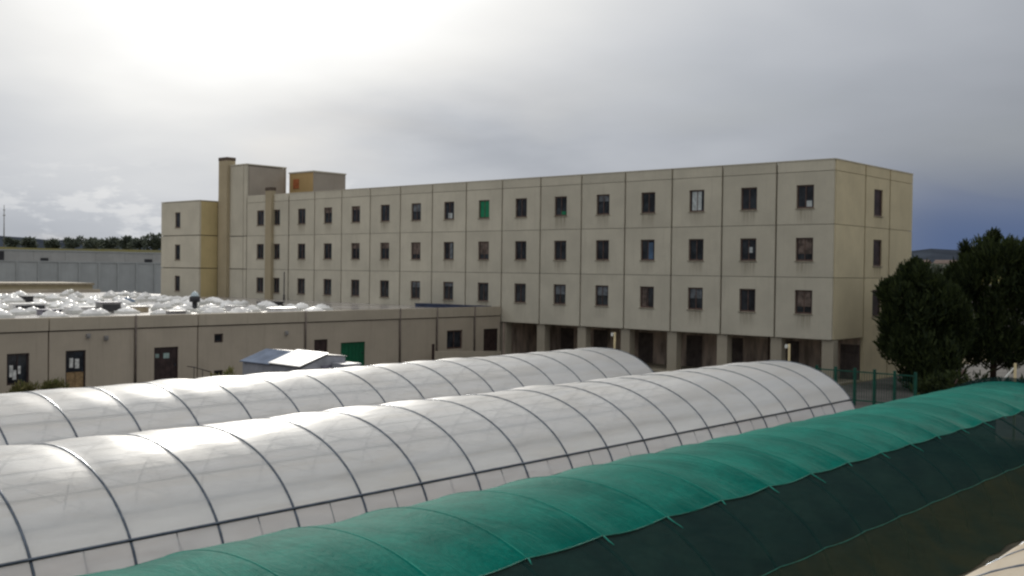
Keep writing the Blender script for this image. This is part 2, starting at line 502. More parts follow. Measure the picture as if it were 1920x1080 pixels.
def window_meshes(wd, z0, z1, bar=True, depth=0.10, fr=0.09):
    """frame ring, pane and sill of one window in the panel's frame, centred on x = 0"""
    hw = wd / 2
    f = MB()
    y0, y1 = depth, depth + 0.07
    f.box(-hw, -hw + fr, y0, y1, z0, z1); f.box(hw - fr, hw, y0, y1, z0, z1)
    f.box(-hw + fr, hw - fr, y0, y1, z1 - fr, z1); f.box(-hw + fr, hw - fr, y0, y1, z0, z0 + fr)
    if bar: f.box(-0.03, 0.03, y0 + .005, y1 - .005, z0 + fr, z1 - fr)
    panes = []
    spans = [(-hw + fr, -0.03), (0.03, hw - fr)] if bar else [(-hw + fr, hw - fr)]
    for a, b_ in spans:
        p_ = MB(); p_.box(a, b_, y0 + 0.03, y0 + 0.05, z0 + fr, z1 - fr); panes.append(p_.mesh('pane', M_glass))
    s_ = MB(); s_.box(-hw - 0.05, hw + 0.05, -0.05, depth - 0.002, z0 - 0.06, z0 - 0.003)
    return f.mesh('window_frame', M_frame), panes, s_.mesh('sill', M_sill)


def add_window(parent, loc, rz, meshes, label=None, extra=None, mat=None, name='window'):
    fm, panes, sill = meshes
    o = put(name, fm, parent, loc, rz, mat)
    if label: o['label'] = label
    for pm in panes: put('pane', pm, o, (0, 0, 0), world_loc=False)
    if sill: put('sill', sill, o, (0, 0, 0), world_loc=False)
    if extra: extra(o)
    return o


# ------------------------------------------------------------------ the ground and the far land
def smooth(x, a, b_):
    x = np.clip((x - a) / (b_ - a), 0, 1); return x * x * (3 - 2 * x)


def ground_height(x, y):
    r = np.hypot(x, y)
    az = np.degrees(np.arctan2(y, x))                       # 0 = along +x, 90 = +y
    left = smooth(az, 38, 55) * smooth(-az, -150, -125)
    hl = smooth(r, 200, 245) * 10.2 + smooth(r, 260, 900) * 7
    hr = smooth(r, 250, 700) * 9.0 + smooth(r, 700, 1500) * 8
    wob = np.sin(az * 0.21) * 0.6 + np.sin(az * 0.73 + 1.2) * 0.35
    return (left * hl + (1 - left) * hr) * (1 + 0.04 * wob)


radii = [0, 15, 30, 50, 70, 90, 110, 130, 150, 165, 180, 195, 210, 225, 240, 260, 300, 360, 440, 540, 700, 900, 1200, 1700, 2500, 4000, 6500]
NA = 180
gv = [(0, 0, 0)]; gf = []
for r_ in radii[1:]:
    for j in range(NA):
        th = 2 * math.pi * j / NA
        x, y = r_ * math.cos(th), r_ * math.sin(th)
        gv.append((x, y, float(ground_height(np.array(x), np.array(y)))))
for j in range(NA): gf.append((0, 1 + j, 1 + (j + 1) % NA))
for k in range(len(radii) - 2):
    for j in range(NA):
        a = 1 + k * NA + j; b_ = 1 + k * NA + (j + 1) % NA
        gf.append((a, a + NA, b_ + NA, b_))
me = bpy.data.meshes.new('ground'); me.from_pydata(gv, [], gf); me.materials.append(M_ground)
me.polygons.foreach_set('use_smooth', [True] * len(gf))
tag(put('ground', me), kind='structure')
# yard pavement between tunnels and buildings
mb = MB(); mb.quad((46.5, 10, .004), (100, 10, .004), (100, 27.2, .004), (46.5, 27.2, .004))
mb.quad((46.5, 27.2, .004), (59.5, 27.2, .004), (59.5, 54, .004), (46.5, 54, .004))
mb.quad((5, 39, .004), (46.5, 39, .004), (46.5, 54, .004), (5, 54, .004))
tag(put('pavement', mb.mesh('pavement', M_asph)), kind='structure')
mb = MB(); mb.quad((-20, -8, .004), (46.2, -8, .004), (46.2, 38.6, .004), (-20, 38.6, .004))
tag(put('soil_bed', mb.mesh('soil_bed', surf('dark_soil', (0.062, 0.055, 0.034), 0.95, 0.3, 1.2, bump=0.6, bscale=9))), kind='structure')
# distant hills
hv = []; hf = []
NH = 360
for j in range(NH):
    th = 2 * math.pi * j / NH
    a = math.degrees(th)
    hh = 118 + 26 * math.sin(a * 0.11 + .6) + 15 * math.sin(a * 0.37 + 1) + 8 * math.sin(a * 0.9 + 2) + 4 * math.sin(a * 2.3)
    for r_, z in ((5200, -5), (5600, hh * .55), (6000, hh), (6500, hh * .9)):
        hv.append((r_ * math.cos(th), r_ * math.sin(th), z))
for j in range(NH):
    for k in range(3):
        a = j * 4 + k; b_ = ((j + 1) % NH) * 4 + k
        hf.append((a, b_, b_ + 1, a + 1))
me = bpy.data.meshes.new('hills'); me.from_pydata(hv, [], hf); me.materials.append(M_hill)
tag(put('hills', me), kind='structure')

# ------------------------------------------------------------------ main building
U0, V0, BAY, WID = 59.9, 27.5, 3.805, 12.09
ZB, Z1, Z2, Z3, ZT = 2.76, 6.47, 9.67, 12.87, 13.52
GAP = 0.03
GV = 0.125
RZF = -math.pi / 2                                   # facade facing -x: local x = -y
main = thing('main_building', (U0, V0, 0), 'long beige three-storey concrete block raised on columns, rows of small square windows', 'building')


def rel_box(name, x0, x1, y0, y1, z0, z1, mat, parent):
    o_ = parent.location
    mb = MB(); mb.box(x0 - o_.x, x1 - o_.x, y0 - o_.y, y1 - o_.y, z0 - o_.z, z1 - o_.z)
    return put(name, mb.mesh(name, mat), parent, parent.location)


VEND = 92.3
rel_box('wall_core', U0 + .21, U0 + WID - .21, V0 + .21, VEND, ZB + .02, ZT - .12, M_core, main)
HW = 0.57
mA = panel_mesh('wall_panel', -BAY / 2 + GV / 2, BAY / 2 - GV / 2, GAP / 2, 3.2 - GAP / 2, .2, [(-HW, HW, .99, 2.40)], M_panel)
hB = Z1 - ZB
mB = panel_mesh('wall_panel', -BAY / 2 + GV / 2, BAY / 2 - GV / 2, 0, hB - GAP / 2, .2, [(-HW, HW, .98 + hB - 3.2, 2.42 + hB - 3.2)], M_panel_low)
mP = panel_mesh('parapet_panel', -BAY / 2 + GV / 2, BAY / 2 - GV / 2, GAP / 2, ZT - Z3, .2, [], M_plain)
mCap = MB(); mCap.box(-BAY / 2 + .006, BAY / 2 - .006, -.03, .3, ZT - Z3 + .003, ZT - Z3 + .06); mCap = mCap.mesh('coping', M_plain)
winA = window_meshes(HW * 2, .99, 2.40)
dB = hB - 3.2
winB = window_meshes(HW * 2, .98 + dB, 2.42 + dB)


def curtain(x0, x1, z0, z1, mat=M_curtain):
    def f(o):
        mb = MB(); mb.box(x0, x1, .112, .122, z0, z1)
        put('curtain', mb.mesh('curtain', mat), o, (0, 0, 0), world_loc=False)
    return f


special = {(6, 3): None,
           (6, 2): ('window fully covered by a green sheet', curtain(-.46, .46, 1.0, 2.38, M_green)),
           (2, 2): ('window with a pale curtain drawn', curtain(-.40, .30, 1.06, 2.30)),
           (0, 2): ('window with a white cloth in its lower corner', curtain(.05, .40, 1.07, 1.45)),
           (1, 1): ('window with a small white cloth', curtain(.02, .26, 1.5, 1.85)),
           (8, 2): ('window with a white cloth hanging at the sill', curtain(-.16, .26, 1.05, 1.5)),
           (3, 1): ('window with a bluish cloth', curtain(.02, .40, 1.08, 2.2, M_blue)),
           (8, 1): None}
rw = random.Random(4)
M_blind = surf('dim_blind', (0.15, 0.165, 0.18), 0.8, 0.3, 3.0)
M_blind2 = surf('brown_blind', (0.16, 0.12, 0.10), 0.8, 0.3, 3.0)
special[(7, 2)] = ('window fully covered by a green sheet', curtain(-.46, .46, 1.0, 2.38, M_green))
del special[(6, 2)]
special[(5, 2)] = ('window with a green cloth at its foot', curtain(.0, .42, 1.05, 1.32, M_green))

for k in range(14):
    v = V0 + BAY * (k + .5)
    for row, z in ((0, ZB), (1, Z1), (2, Z2)):
        put('wall_panel', mB if row == 0 else mA, main, (U0, v, z), RZF)
        s_ = special.get((k, row))
        if not s_ and rw.random() < .5:
            zo = dB if row == 0 else 0
            if rw.random() < .6: s_ = (None, curtain(-.44, .44, 2.32 + zo - rw.choice((.25, .4, .6, .9)), 2.33 + zo, rw.choice((M_blind, M_blind2))))
            else:
                x_ = rw.choice((-.44, .05)); s_ = (None, curtain(x_, x_ + rw.uniform(.2, .38), 1.08 + zo, 2.33 + zo, rw.choice((M_blind, M_blind2, M_blind))))
        add_window(main, (U0, v, z), RZF, winB if row == 0 else winA, s_[0] if s_ else None, s_[1] if s_ else None)
    put('parapet_panel', mP, main, (U0, v, Z3), RZF)
    put('coping', mCap, main, (U0, v, Z3), RZF)
# narrower bays beside the pipe shafts
for (v0, v1, vw, blank) in ((80.83, 83.28, 82.72, False), (84.42, 87.48, 85.25, False)):
    vc = (v0 + v1) / 2; hw_ = (v1 - v0) / 2; xw = vc - vw
    for row, z in ((0, ZB), (1, Z1), (2, Z2)):
        hgt = hB if row == 0 else 3.2
        zz = .98 + (dB if row == 0 else 0)
        pm = panel_mesh('wall_panel', -hw_ + GV / 2, hw_ - GV / 2, 0 if row == 0 else GAP / 2, hgt - GAP / 2, .2,
                        [(max(xw - HW, -hw_ + GAP / 2 + .01), xw + HW, zz, zz + 1.44)], M_plain)
        put('wall_panel', pm, main, (U0, vc, z), RZF)
        add_window(main, (U0, vw, z), RZF, winB if row == 0 else winA)
    pm = panel_mesh('parapet_panel', -hw_ + GV / 2, hw_ - GV / 2, GAP / 2, ZT - Z3 + .05, .2, [], M_plain)
    put('parapet_panel', pm, main, (U0, vc, Z3), RZF)
# stair tower flush with the front
T0, T1, TU, TZ = 87.55, 90.34, 64.54, 16.58
rel_box('tower_core', U0 + .22, TU - .2, T0 + .2, VEND - .002, ZT - .118, TZ - .1, M_core, main)
for z0, z1 in ((ZB, Z1), (Z1, Z2), (Z2, TZ)):
    for a, b_ in ((T0, 88.03), (88.11, T1 - .01)):
        pm = panel_mesh('wall_panel', -(b_ - a) / 2, (b_ - a) / 2, .04, z1 - z0 - .04, .2, [], M_plain)
        put('wall_panel', pm, main, (U0, (a + b_) / 2, z0), RZF)
pm = panel_mesh('wall_panel', 0, TU - U0 - .46, 0, TZ - ZT - .1, .15, [], M_tower)
put('wall_panel', pm, main, (U0 + .28, T0 + .03, ZT + .02), 0)
pm = panel_mesh('tower_edge', 0, .16, 0, TZ - ZT, .2, [], M_tower)
put('tower_edge', pm, main, (TU - .16, T0, ZT), 0)
mb = MB(); mb.box(U0 - .04, TU + .04, T0 - .04, T1 + .04, TZ + .003, TZ + .12)
o = put('coping', mb.mesh('coping', M_plain), main, (0, 0, 0))
mb = MB(); mb.box(U0, U0 + .5, 91.84, 92.4, ZB - .3, ZT)
o = put('corner_infill', mb.mesh('corner_infill', M_plain), main, (0, 0, 0))
# second roof room set back
S0, S1, SU0, SU1, SZ = 83.42, 87.3, 64.75, 68.75, 16.15
mb = MB(); mb.box(0, SU1 - SU0, .06, S1 - S0, 0, SZ - ZT)
rr_ = put('roof_room', mb.mesh('roof_room', M_orange), main, (SU0, S0, ZT - .11))
pm = panel_mesh('side_panel', .0, SU1 - SU0, .0, SZ - ZT - .02, .05, [], M_tower)
put('side_panel', pm, rr_, (0, 0, 0), world_loc=False)
mb = MB(); mb.box(-.06, SU1 - SU0 + .06, -.06, S1 - S0 + .06, SZ - ZT + .003, SZ - ZT + .14)
put('coping', mb.mesh('coping', M_plain), rr_, (0, 0, 0), world_loc=False)
mb = MB(); mb.box(-.05, -.004, 2.3, 3.2, 1.1, 2.05)
put('hatch', mb.mesh('hatch', surf('orange_red_hatch', (0.45, 0.14, 0.05), 0.7)), rr_, (0, 0, 0), world_loc=False)
# pipe shafts standing proud of the front
M_shaft = concrete('shaft_concrete', (0.47, 0.395, 0.265))
for v0, v1, du, zt, capz in ((83.12, 84.05, .30, 13.9, .30), (90.36, 91.82, .36, 17.15, .32)):
    s_ = rel_box('shaft', U0 - du, U0 + (.19 if v0 < 85 else .6), v0, v1, 2.4, zt, M_shaft, main)
    mb = MB(); mb.box(U0 - du - .025, U0 + (.21 if v0 < 85 else .62), v0 - .025, v1 + .025, zt + .003, zt + capz)
    c_ = put('shaft_cap', mb.mesh('shaft_cap', surf('shaft_cap_dark', (0.11, 0.08, 0.06), 0.8)), s_, world_loc=False)
    c_.location = -Vector(main.location)

# end wall, facing -y
ends = [(U0 + .15, 64.2, None), (64.38, 68.06, 66.3), (68.24, U0 + WID, None)]
winE = window_meshes(1.36, .76, 2.45, bar=False, depth=0.07)
for a, b_, wx in ends:
    for row, (z0, z1) in enumerate(((ZB, Z1), (Z1, Z2), (Z2, Z3), (Z3, ZT))):
        xc = wx if wx else (a + b_) / 2
        lo = 0
        zb = z0
        if row == 0 and a > 64: lo = -ZB                    # reaches the ground beyond the open corner
        off = dB if row == 0 else 0
        holes = [(-.68, .68, .76 + off, 2.45 + off)] if (wx and row < 3) else []
        pm = panel_mesh('wall_panel', a - xc, b_ - xc, lo if row == 0 else GAP / 2, z1 - z0 - (GAP / 2 if row < 3 else 0), .2, holes, M_end if holes else M_end2)
        put('wall_panel', pm, main, (xc, V0, z0), 0)
        if holes:
            wo = add_window(main, (xc, V0, z0 + off), 0, winE)
            for ch in wo.children:
                if ch.name.startswith('pane'): ch.material_slots[0].link = 'OBJECT'; ch.material_slots[0].material = M_bglass
mb = MB(); mb.box(U0 + .1, U0 + WID + .03, V0 - .03, V0 + .3, ZT + .003, ZT + .06)
put('coping', mb.mesh('coping', M_plain), main, (0, 0, 0))
# back and far walls so that it is closed from the side
rel_box('rear_wall', U0 + WID - .2, U0 + WID, V0 + .22, VEND + .3, 0, ZT, M_plain, main)
# pale floor and soffit added to bounce light into the open ground floor
rel_box('undercroft_bounce_floor', U0 + .1, 64.38, V0 + .1, 54.0, .006, .05, M_col, main)
rel_box('bounce_soffit', U0 + .24, 64.3, V0 + .24, 54.0, ZB - .05, ZB + .016, M_plain, main)
# columns of the open ground floor
mb = MB(); mb.box(-.37, .37, 0, .62, .052, ZB - .053)
cm = mb.mesh('column', M_col)
for k in range(8):
    vv = V0 + BAY * k + (.37 if k == 0 else -.05)
    put('column', cm, main, (U0 + .16, vv, 0), RZF)
# recessed ground floor wall with its doors
pm = panel_mesh('ground_floor_wall', -26.6, -.25, 0, ZB - .004, .2, [], M_brownwall)
put('ground_floor_wall', pm, main, (64.4, V0, 0), RZF)
pm = panel_mesh('ground_floor_wall', .02, 4.4, .055, ZB - .06, .12, [], M_brownwall)
put('ground_floor_wall', pm, main, (U0 + .05, 53.85, 0), 0)
for k in range(7):
    v = V0 + BAY * k
    mb = MB(); mb.box(0, 1.25, -.05, -.004, 0, 2.25)
    for q in range(1, 5): mb.box(.25 * q - .02, .25 * q + .02, -.075, -.052, .05, 2.2)
    put('shutter', mb.mesh('shutter', M_darkdoor), main, (64.4, v + 1.5 + .3 * (k % 3), 0), RZF)
    mb = MB(); mb.box(-.05, .05, -.10, -.004, 0, ZB - .01)
    put('pilaster', mb.mesh('pilaster', M_frame), main, (64.4, v + 2.7, 0), RZF)

# ------------------------------------------------------------------ far stair block beyond the main building
blk = thing('stair_block', (57.8, 92.42, 0), 'square beige end block with a yellow side, three narrow windows, left of the tall shaft', 'building')
B1 = 99.5
BZ = 13.15
rel_box('wall_core', 57.8 + .2, 70, 92.42 + .2, B1 - .02, 0, BZ - .1, M_core, blk)
vc, hw_ = (92.42 + B1) / 2, (B1 - 92.42) / 2
winN = window_meshes(.98, .80, 2.35, bar=False)
for z0, z1 in ((0, 3.35), (3.35, 6.5), (6.5, 9.75), (9.75, BZ)):
    holes = [(vc - 96.4 - .49, vc - 96.4 + .49, .80, 2.35)] if z0 > 1 else []
    pm = panel_mesh('wall_panel', -hw_, hw_, .04, z1 - z0 - .04, .19, holes, M_plain)
    put('wall_panel', pm, blk, (57.8, vc, z0), RZF)
    if holes: add_window(blk, (57.8, 96.4, z0), RZF, winN)
    pm = panel_mesh('side_panel', .19, U0 - 57.8 - .02, .04, z1 - z0 - .04, .19, [], M_yell)
    put('side_panel', pm, blk, (57.8, 92.42, z0), 0)
mb = MB(); mb.box(57.76, 70.1, 92.38, B1 + .04, BZ + .003, BZ + .07)
put('coping', mb.mesh('coping', M_plain), blk, (0, 0, 0))

# ------------------------------------------------------------------ low wing with the flat roof
VW, WZ = 54.13, 3.91
wing = thing('low_wing', (8, VW, 0), 'long low flat-roofed beige wing with brown doors, joined to the raised block', 'building')
wing_joints = [9.6, 13.5, 17.4, 21.3, 25.1, 29.9, 33.8, 41.45, 49.5, 53.05, 56.95, 59.87]
wholes = {'w1': (22.99, 24.12, .55, 2.14), 'd2': (26.0, 27.1, .02, 2.15), 'd3': (31.06, 32.56, .02, 2.09), 's1': (34.9, 35.5, 2.2, 2.72),
          's2': (34.9, 35.5, .05, .57), 'd4': (42.2, 43.27, .02, 2.08), 'gate': (44.36, 46.42, .02, 1.80), 'w3': (54.12, 55.74, .91, 2.26), 'd5': (58.0, 59.58, .25, 2.25)}
for a, b_ in zip(wing_joints[:-1], wing_joints[1:]):
    hs = [(p_[0] - a, p_[1] - a, p_[2], p_[3]) for p_ in wholes.values() if a < p_[0] < b_]
    pm = panel_mesh('wall_panel', .04, b_ - a - .04, 0, 3.17, .22, hs, M_wing)
    put('wall_panel', pm, wing, (a, VW, 0), 0)
    pm = panel_mesh('fascia_panel', .03, b_ - a - .03, 3.24, WZ, .28, [], M_fascia)
    put('fascia_panel', pm, wing, (a, VW - .06, 0), 0)
# end return on the left, inner body, roof
rel_box('wall_core', 9.7, 59.66, VW + .24, 112, 0, 3.6, M_core, wing)
mb = MB(); mb.box(9.6, 59.88, VW + .23, 112, 3.603, 3.66)
put('roof', mb.mesh('roof', M_roof), wing, (0, 0, 0))
mb = MB(); mb.box(9.6, 57.7, 112.002, 112.25, 0, 4.0)
put('rear_parapet', mb.mesh('rear_parapet', M_fascia), wing, (0, 0, 0))
# downpipes on the panel joints
M_pipe = surf('downpipe_brown', (0.16, 0.13, 0.11), 0.6)
for u_, mt_ in ((29.9, M_dark), (41.45, M_dark), (49.5, M_dark), (53.05, M_dark), (56.95, M_dark)):
    mb = MB(); mb.tube([(u_, VW - .09, 0), (u_, VW - .09, 3.95)], .055, 6)
    put('downpipe', mb.mesh('downpipe', M_pipe), wing, (0, 0, 0))


def wing_window(key, label, bar=True, mat=M_frame, extra=None, name='window'):
    a, b_, z0, z1 = wholes[key]
    ms_ = window_meshes(b_ - a, z0, z1, bar, .10, .10)
    return add_window(wing, ((a + b_) / 2, VW, 0), 0, (ms_[0], ms_[1], None), label, extra, mat, name)


def blob_cloth(pieces, mat):
    def f(o):
        for (x0, x1, z0, z1) in pieces:
            mb = MB(); mb.box(x0, x1, .088, .098, z0, z1)
            put('cloth', mb.mesh('cloth', mat), o, (0, 0, 0), world_loc=False)
    return f


wing_window('w1', 'brown framed window with white cloths hanging inside', True, M_dframe, blob_cloth([(-.40, -.22, .95, 1.55), (-.24, -.06, .82, 1.30), (.02, .16, 1.1, 1.5)], M_paper))
wing_window('s1', 'small square dark window high on the wall', False, M_dframe)
wing_window('s2', 'small square dark vent near the ground', False, M_dframe)
wing_window('w3', 'wide window near the inner corner', True, M_frame)


def wing_door(key, label, mat, glazed=None, boards=4):
    a, b_, z0, z1 = wholes[key]
    wd = b_ - a
    mb = MB()
    f = .07
    mb.box(0, f, .06, .16, z0, z1); mb.box(wd - f, wd, .06, .16, z0, z1); mb.box(f, wd - f, .06, .16, z1 - f, z1)
    o = put('door', mb.mesh('door', M_dframe if mat is not M_gate else mat), wing, (a, VW, 0), 0)
    o['label'] = label
    n = boards
    for q in range(n):
        x0 = f + (wd - 2 * f) * q / n; x1 = f + (wd - 2 * f) * (q + 1) / n
        mb = MB()
        top = glazed if glazed else z1 - f - .004
        mb.box(x0 + .008, x1 - .008, .10, .14, z0, top)
        put('door_board', mb.mesh('door_board', mat), o, (0, 0, 0), world_loc=False)
        if glazed:
            mb = MB(); mb.box(x0 + .008, x1 - .008, .11, .13, top + .03, z1 - f - .004)
            put('pane', mb.mesh('pane', M_glass), o, (0, 0, 0), world_loc=False)
    mb = MB(); mb.box(wd - f - .12, wd - f - .06, .05, .098, 1.0, 1.12)
    put('handle', mb.mesh('handle', M_steel), o, (0, 0, 0), world_loc=False)
    return o


o = wing_door('d2', 'brown door with glass above a tan board', M_tan, 1.0, 2)
for a_ in ((.25, .45, .085, .095, 1.25, 1.75), (.55, .78, .085, .095, 1.2, 1.7)):
    mb = MB(); mb.box(*a_); put('poster_and_reflection', mb.mesh('poster_and_reflection', M_paper), o, (0, 0, 0), world_loc=False)
o = wing_door('d3', 'wide dark brown double door', M_dframe, None, 4)
M_reflection = surf('pale_glass_reflection', (0.30, 0.40, 0.37), 0.6)  # pale glass reflection on the door, painted as flat boards
for a_ in ((.12, .35, .085, .095, 1.5, 1.72), (.62, .98, .085, .095, 1.45, 1.75)):
    mb = MB(); mb.box(*a_); put('poster_and_reflection', mb.mesh('poster_and_reflection', M_reflection), o, (0, 0, 0), world_loc=False)
wing_door('d4', 'dark door behind the shed', M_dframe, None, 2)
wing_door('gate', 'dark green double gate', M_gate, None, 6)
wing_door('d5', 'dark door in the inner corner', M_dframe, None, 2)
# wall lamps and boxes on the wing
for u_, z_ in ((28.2, 2.75), (27.2, 2.9), (40.0, 2.6)):
    mb = MB(); mb.box(-.1, .1, -.12, -.004, -.12, .12); mb.box(-.06, .06, -.2, -.123, -.05, .05)
    put('wall_lamp', mb.mesh('wall_lamp', M_grey), wing, (u_, VW, z_), 0)

# ------------------------------------------------------------------ things on the wing roof
RZ0 = 3.662


def dome_thing(u, v, w_, h_, mat, label, group, rz):
    t_ = thing('skylight_dome', (u, v, RZ0), label, 'skylight', group, rz)
    mb = MB(); hw = w_ / 2
    mb.box(-hw, hw, -hw, hw, 0, h_ * .38)
    put('curb', mb.mesh('curb', M_lampw), t_, (0, 0, 0), world_loc=False)
    mb = MB()
    n = 6
    P_ = []
    for i in range(n + 1):
        row = []
        for j in range(n + 1):
            x = (i / n - .5) * 2; y = (j / n - .5) * 2
            z = h_ * .385 + h_ * .62 * max(0, 1 - max(abs(x), abs(y)) ** 1.35) ** .85
            row.append((x * hw * .94, y * hw * .94, z))
        P_.append(row)
    for i in range(n):
        for j in range(n):
            mb.quad(P_[i][j], P_[i + 1][j], P_[i + 1][j + 1], P_[i][j + 1], smooth=False)
    put('dome', mb.mesh('dome', mat), t_, (0, 0, 0), world_loc=False)
    return t_


domes = [(29.55, 70.15, .95, .41), (41.75, 89.70, .8, .37), (39.26, 81.70, .95, .42), (38.90, 69.21, .65, .38), (36.51, 66.19, .7, .43),
         (49.25, 93.60, .8, .45), (46.03, 86.18, .8, .37), (36.55, 80.29, .8, .32), (36.53, 85.86, .7, .30), (33.96, 71.91, .9, .33),
         (33.78, 75.44, .75, .30), (50.34, 91.30, .6, .30), (39.17, 66.83, .85, .44), (45.41, 75.90, .9, .38), (38.35, 63.09, 1.1, .43),
         (38.90, 60.78, 1.4, .56), (51.15, 79.04, .8, .37), (45.01, 68.27, .85, .40), (41.15, 59.45, .9, .49), (46.09, 61.84, .9, .42),
         (49.35, 64.71, .75, .36), (46.80, 59.25, 1.12, .49), (52.06, 85.22, .7, .34), (49.46, 72.48, .6, .34), (31.2, 60.6, .9, .4),
         (27.6, 63.4, 1.0, .42), (34.2, 58.9, .9, .36), (43.0, 80.5, .8, .36), (30.4, 78.0, .8, .36), (42.2, 71.6, .8, .36)]
rs = np.random.RandomState(12)
taken = [(d_[0], d_[1]) for d_ in domes] + [(29.4, 66.3), (37.76, 85.3), (29.2, 62.9), (31.9, 64.3), (33.3, 63.6), (35.2, 63.4), (34.5, 57.6), (41.6, 62), (42.2, 57.6), (48.6, 67.8), (39.9, 64.3), (44.6, 91.9), (38.5, 93), (40.4, 74.4)]
while len(domes) < 125:
    v = 56.3 + 44 * rs.rand() ** 1.25
    lo_, hi_ = 22.5 + (v - 56) * .30, 46.5 + (v - 56) * .18
    u = rs.uniform(lo_, hi_)
    if all((u - a) ** 2 + (v - b_) ** 2 > 1.5 ** 2 for a, b_ in taken):
        taken.append((u, v)); domes.append((u, v, rs.uniform(.7, 1.25), rs.uniform(.32, .6)))
for i, (u, v, w_, h_) in enumerate(domes):
    zone = 'along the front edge' if v < 63 else ('across the middle' if v < 80 else 'towards the rear')
    side = 'left' if u < 34 + (v - 56) * .24 else 'right'
    dome_thing(u, v, w_, h_ * 1.05, M_white, 'white skylight dome on the flat roof, %s half, %s' % (side, zone), 'white skylight domes, %s %s' % (side, zone), 0.0)
dome_thing(38.5, 93.0, 1.4, .5, M_blue, 'blue-tinted skylight dome far left on the flat roof, by the rear edge', 'blue skylight domes', .2)
dome_thing(40.44, 74.42, 1.1, .68, M_blue, 'blue-tinted skylight dome in the middle of the flat roof behind the beige box', 'blue skylight domes', .5)


def roof_box(name, cat, u, v, w_, d_, h_, mat, label, top=None, front=None):
    t_ = thing(name, (u, v, RZ0), label, cat)
    mb = MB(); mb.box(-w_ / 2, w_ / 2, -d_ / 2, d_ / 2, 0, h_)
    put('body', mb.mesh('body', mat), t_, (0, 0, 0), world_loc=False)
    mb = MB(); mb.box(-w_ / 2 - .04, w_ / 2 + .04, -d_ / 2 - .04, d_ / 2 + .04, h_ + .002, h_ + .06)
    put('lid', mb.mesh('lid', top or mat), t_, (0, 0, 0), world_loc=False)
    if front:
        mb = MB(); mb.box(-w_ * .44, w_ * .44, -d_ / 2 - .05, -d_ / 2 - .003, h_ * .14, h_ * .86)
        put('grille', mb.mesh('grille', front), t_, (0, 0, 0), world_loc=False)
    return t_


roof_box('air_unit', 'air unit', 29.4, 66.3, 2.0, .8, .52, M_white, 'white low air unit with a long black grille, left end of the roof', M_white, M_dark)
roof_box('roof_box', 'box', 37.76, 85.29, .8, .6, .40, M_dark, 'small dark box at the rear left of the flat roof')
roof_box('roof_box', 'box', 29.2, 62.9, 1.2, .7, .26, M_purple, 'low grey-purple box near the roof edge between white domes', M_purple, M_dark)
roof_box('roof_slab', 'roof hatch', 31.92, 64.30, 1.9, .8, .32, M_white, 'long white roof hatch beside the tall grey box', M_white)
roof_box('roof_box', 'box', 33.3, 63.6, 1.3, .8, .62, M_grey, 'tall grey box with a dark front near the roof edge', M_purple, M_dark)
roof_box('roof_box', 'box', 35.2, 63.4, 1.15, .7, .34, M_beigebox, 'beige box in front of the middle blue dome', M_white)
roof_box('roof_box', 'box', 34.47, 57.6, 1.0, .6, .25, M_grey, 'low plain grey box at the front roof edge')
roof_box('roof_slab', 'roof hatch', 41.61, 62.0, 1.2, .8, .32, M_white, 'short white roof hatch just right of the dark vent')
roof_box('roof_slab', 'roof hatch', 42.23, 57.6, 1.9, .7, .30, M_white, 'long white roof hatch at the right end of the domes')
roof_box('roof_box', 'box', 48.6, 67.8, 1.9, .7, .30, M_dark, 'long dark box behind the right-hand white hatch')
roof_box('roof_sheet', 'sheet', 58.9, 58.4, .9, 7.4, .22, M_bluestrip, 'long dark blue sheet lying along the foot of the raised block')
# mushroom vent
vt = thing('roof_vent', (39.88, 64.27, RZ0), 'dark roof vent with a pale blue cowl, tallest thing among the skylights', 'vent')
mb = MB(); mb.lathe([(.30, 0), (.30, .12), (.17, .16), (.17, .55), (.36, .58), (.36, .92), (.20, .96)], 12)
put('pipe', mb.mesh('pipe', M_dark), vt, (0, 0, 0), world_loc=False)
mb = MB(); mb.lathe([(.30, .965), (.28, 1.05), (.12, 1.26), (.02, 1.30)], 12)
put('cowl', mb.mesh('cowl', M_cone), vt, (0, 0, 0), world_loc=False)
bt = thing('ball_vent', (44.59, 91.88, RZ0), 'pale round ball vent on a thin pipe at the rear of the flat roof', 'vent')
mb = MB(); mb.lathe([(.06, 0), (.06, .4)], 8); put('pipe', mb.mesh('pipe', M_grey), bt, (0, 0, 0), world_loc=False)
mb = MB(); mb.lathe([(.08, .403), (.2, .46), (.27, .6), (.2, .76), (.05, .84)], 10); put('ball', mb.mesh('ball', M_lampw), bt, (0, 0, 0), world_loc=False)
# thin pole against the raised block
mb = MB(); mb.lathe([(.09, 0), (.09, .5), (.05, .52), (.05, 2.6)], 8)
tag(put('roof_pole', mb.mesh('roof_pole', M_dark), None, (59.3, 80.6, RZ0)), 'thin dark pole standing on the flat roof against the raised block', 'pole')

# ------------------------------------------------------------------ tunnels
US, UE, STEP = -5.2, 44.8, 2.0
TA, TH = 3.7, 2.65
NB = int(round((UE - US) / STEP))


def arch(th, a=TA, hh=TH): return (a * math.cos(th), hh * math.sin(th))


def hoop_mesh(rad, off, mat, n=26):
    mb = MB()
    mb.tube([(0, (TA + off) * math.cos(th), max(0, (TH + off) * math.sin(th))) for th in [math.pi * i / n for i in range(n + 1)]], rad, 6)
    return mb.mesh('hoop', mat)


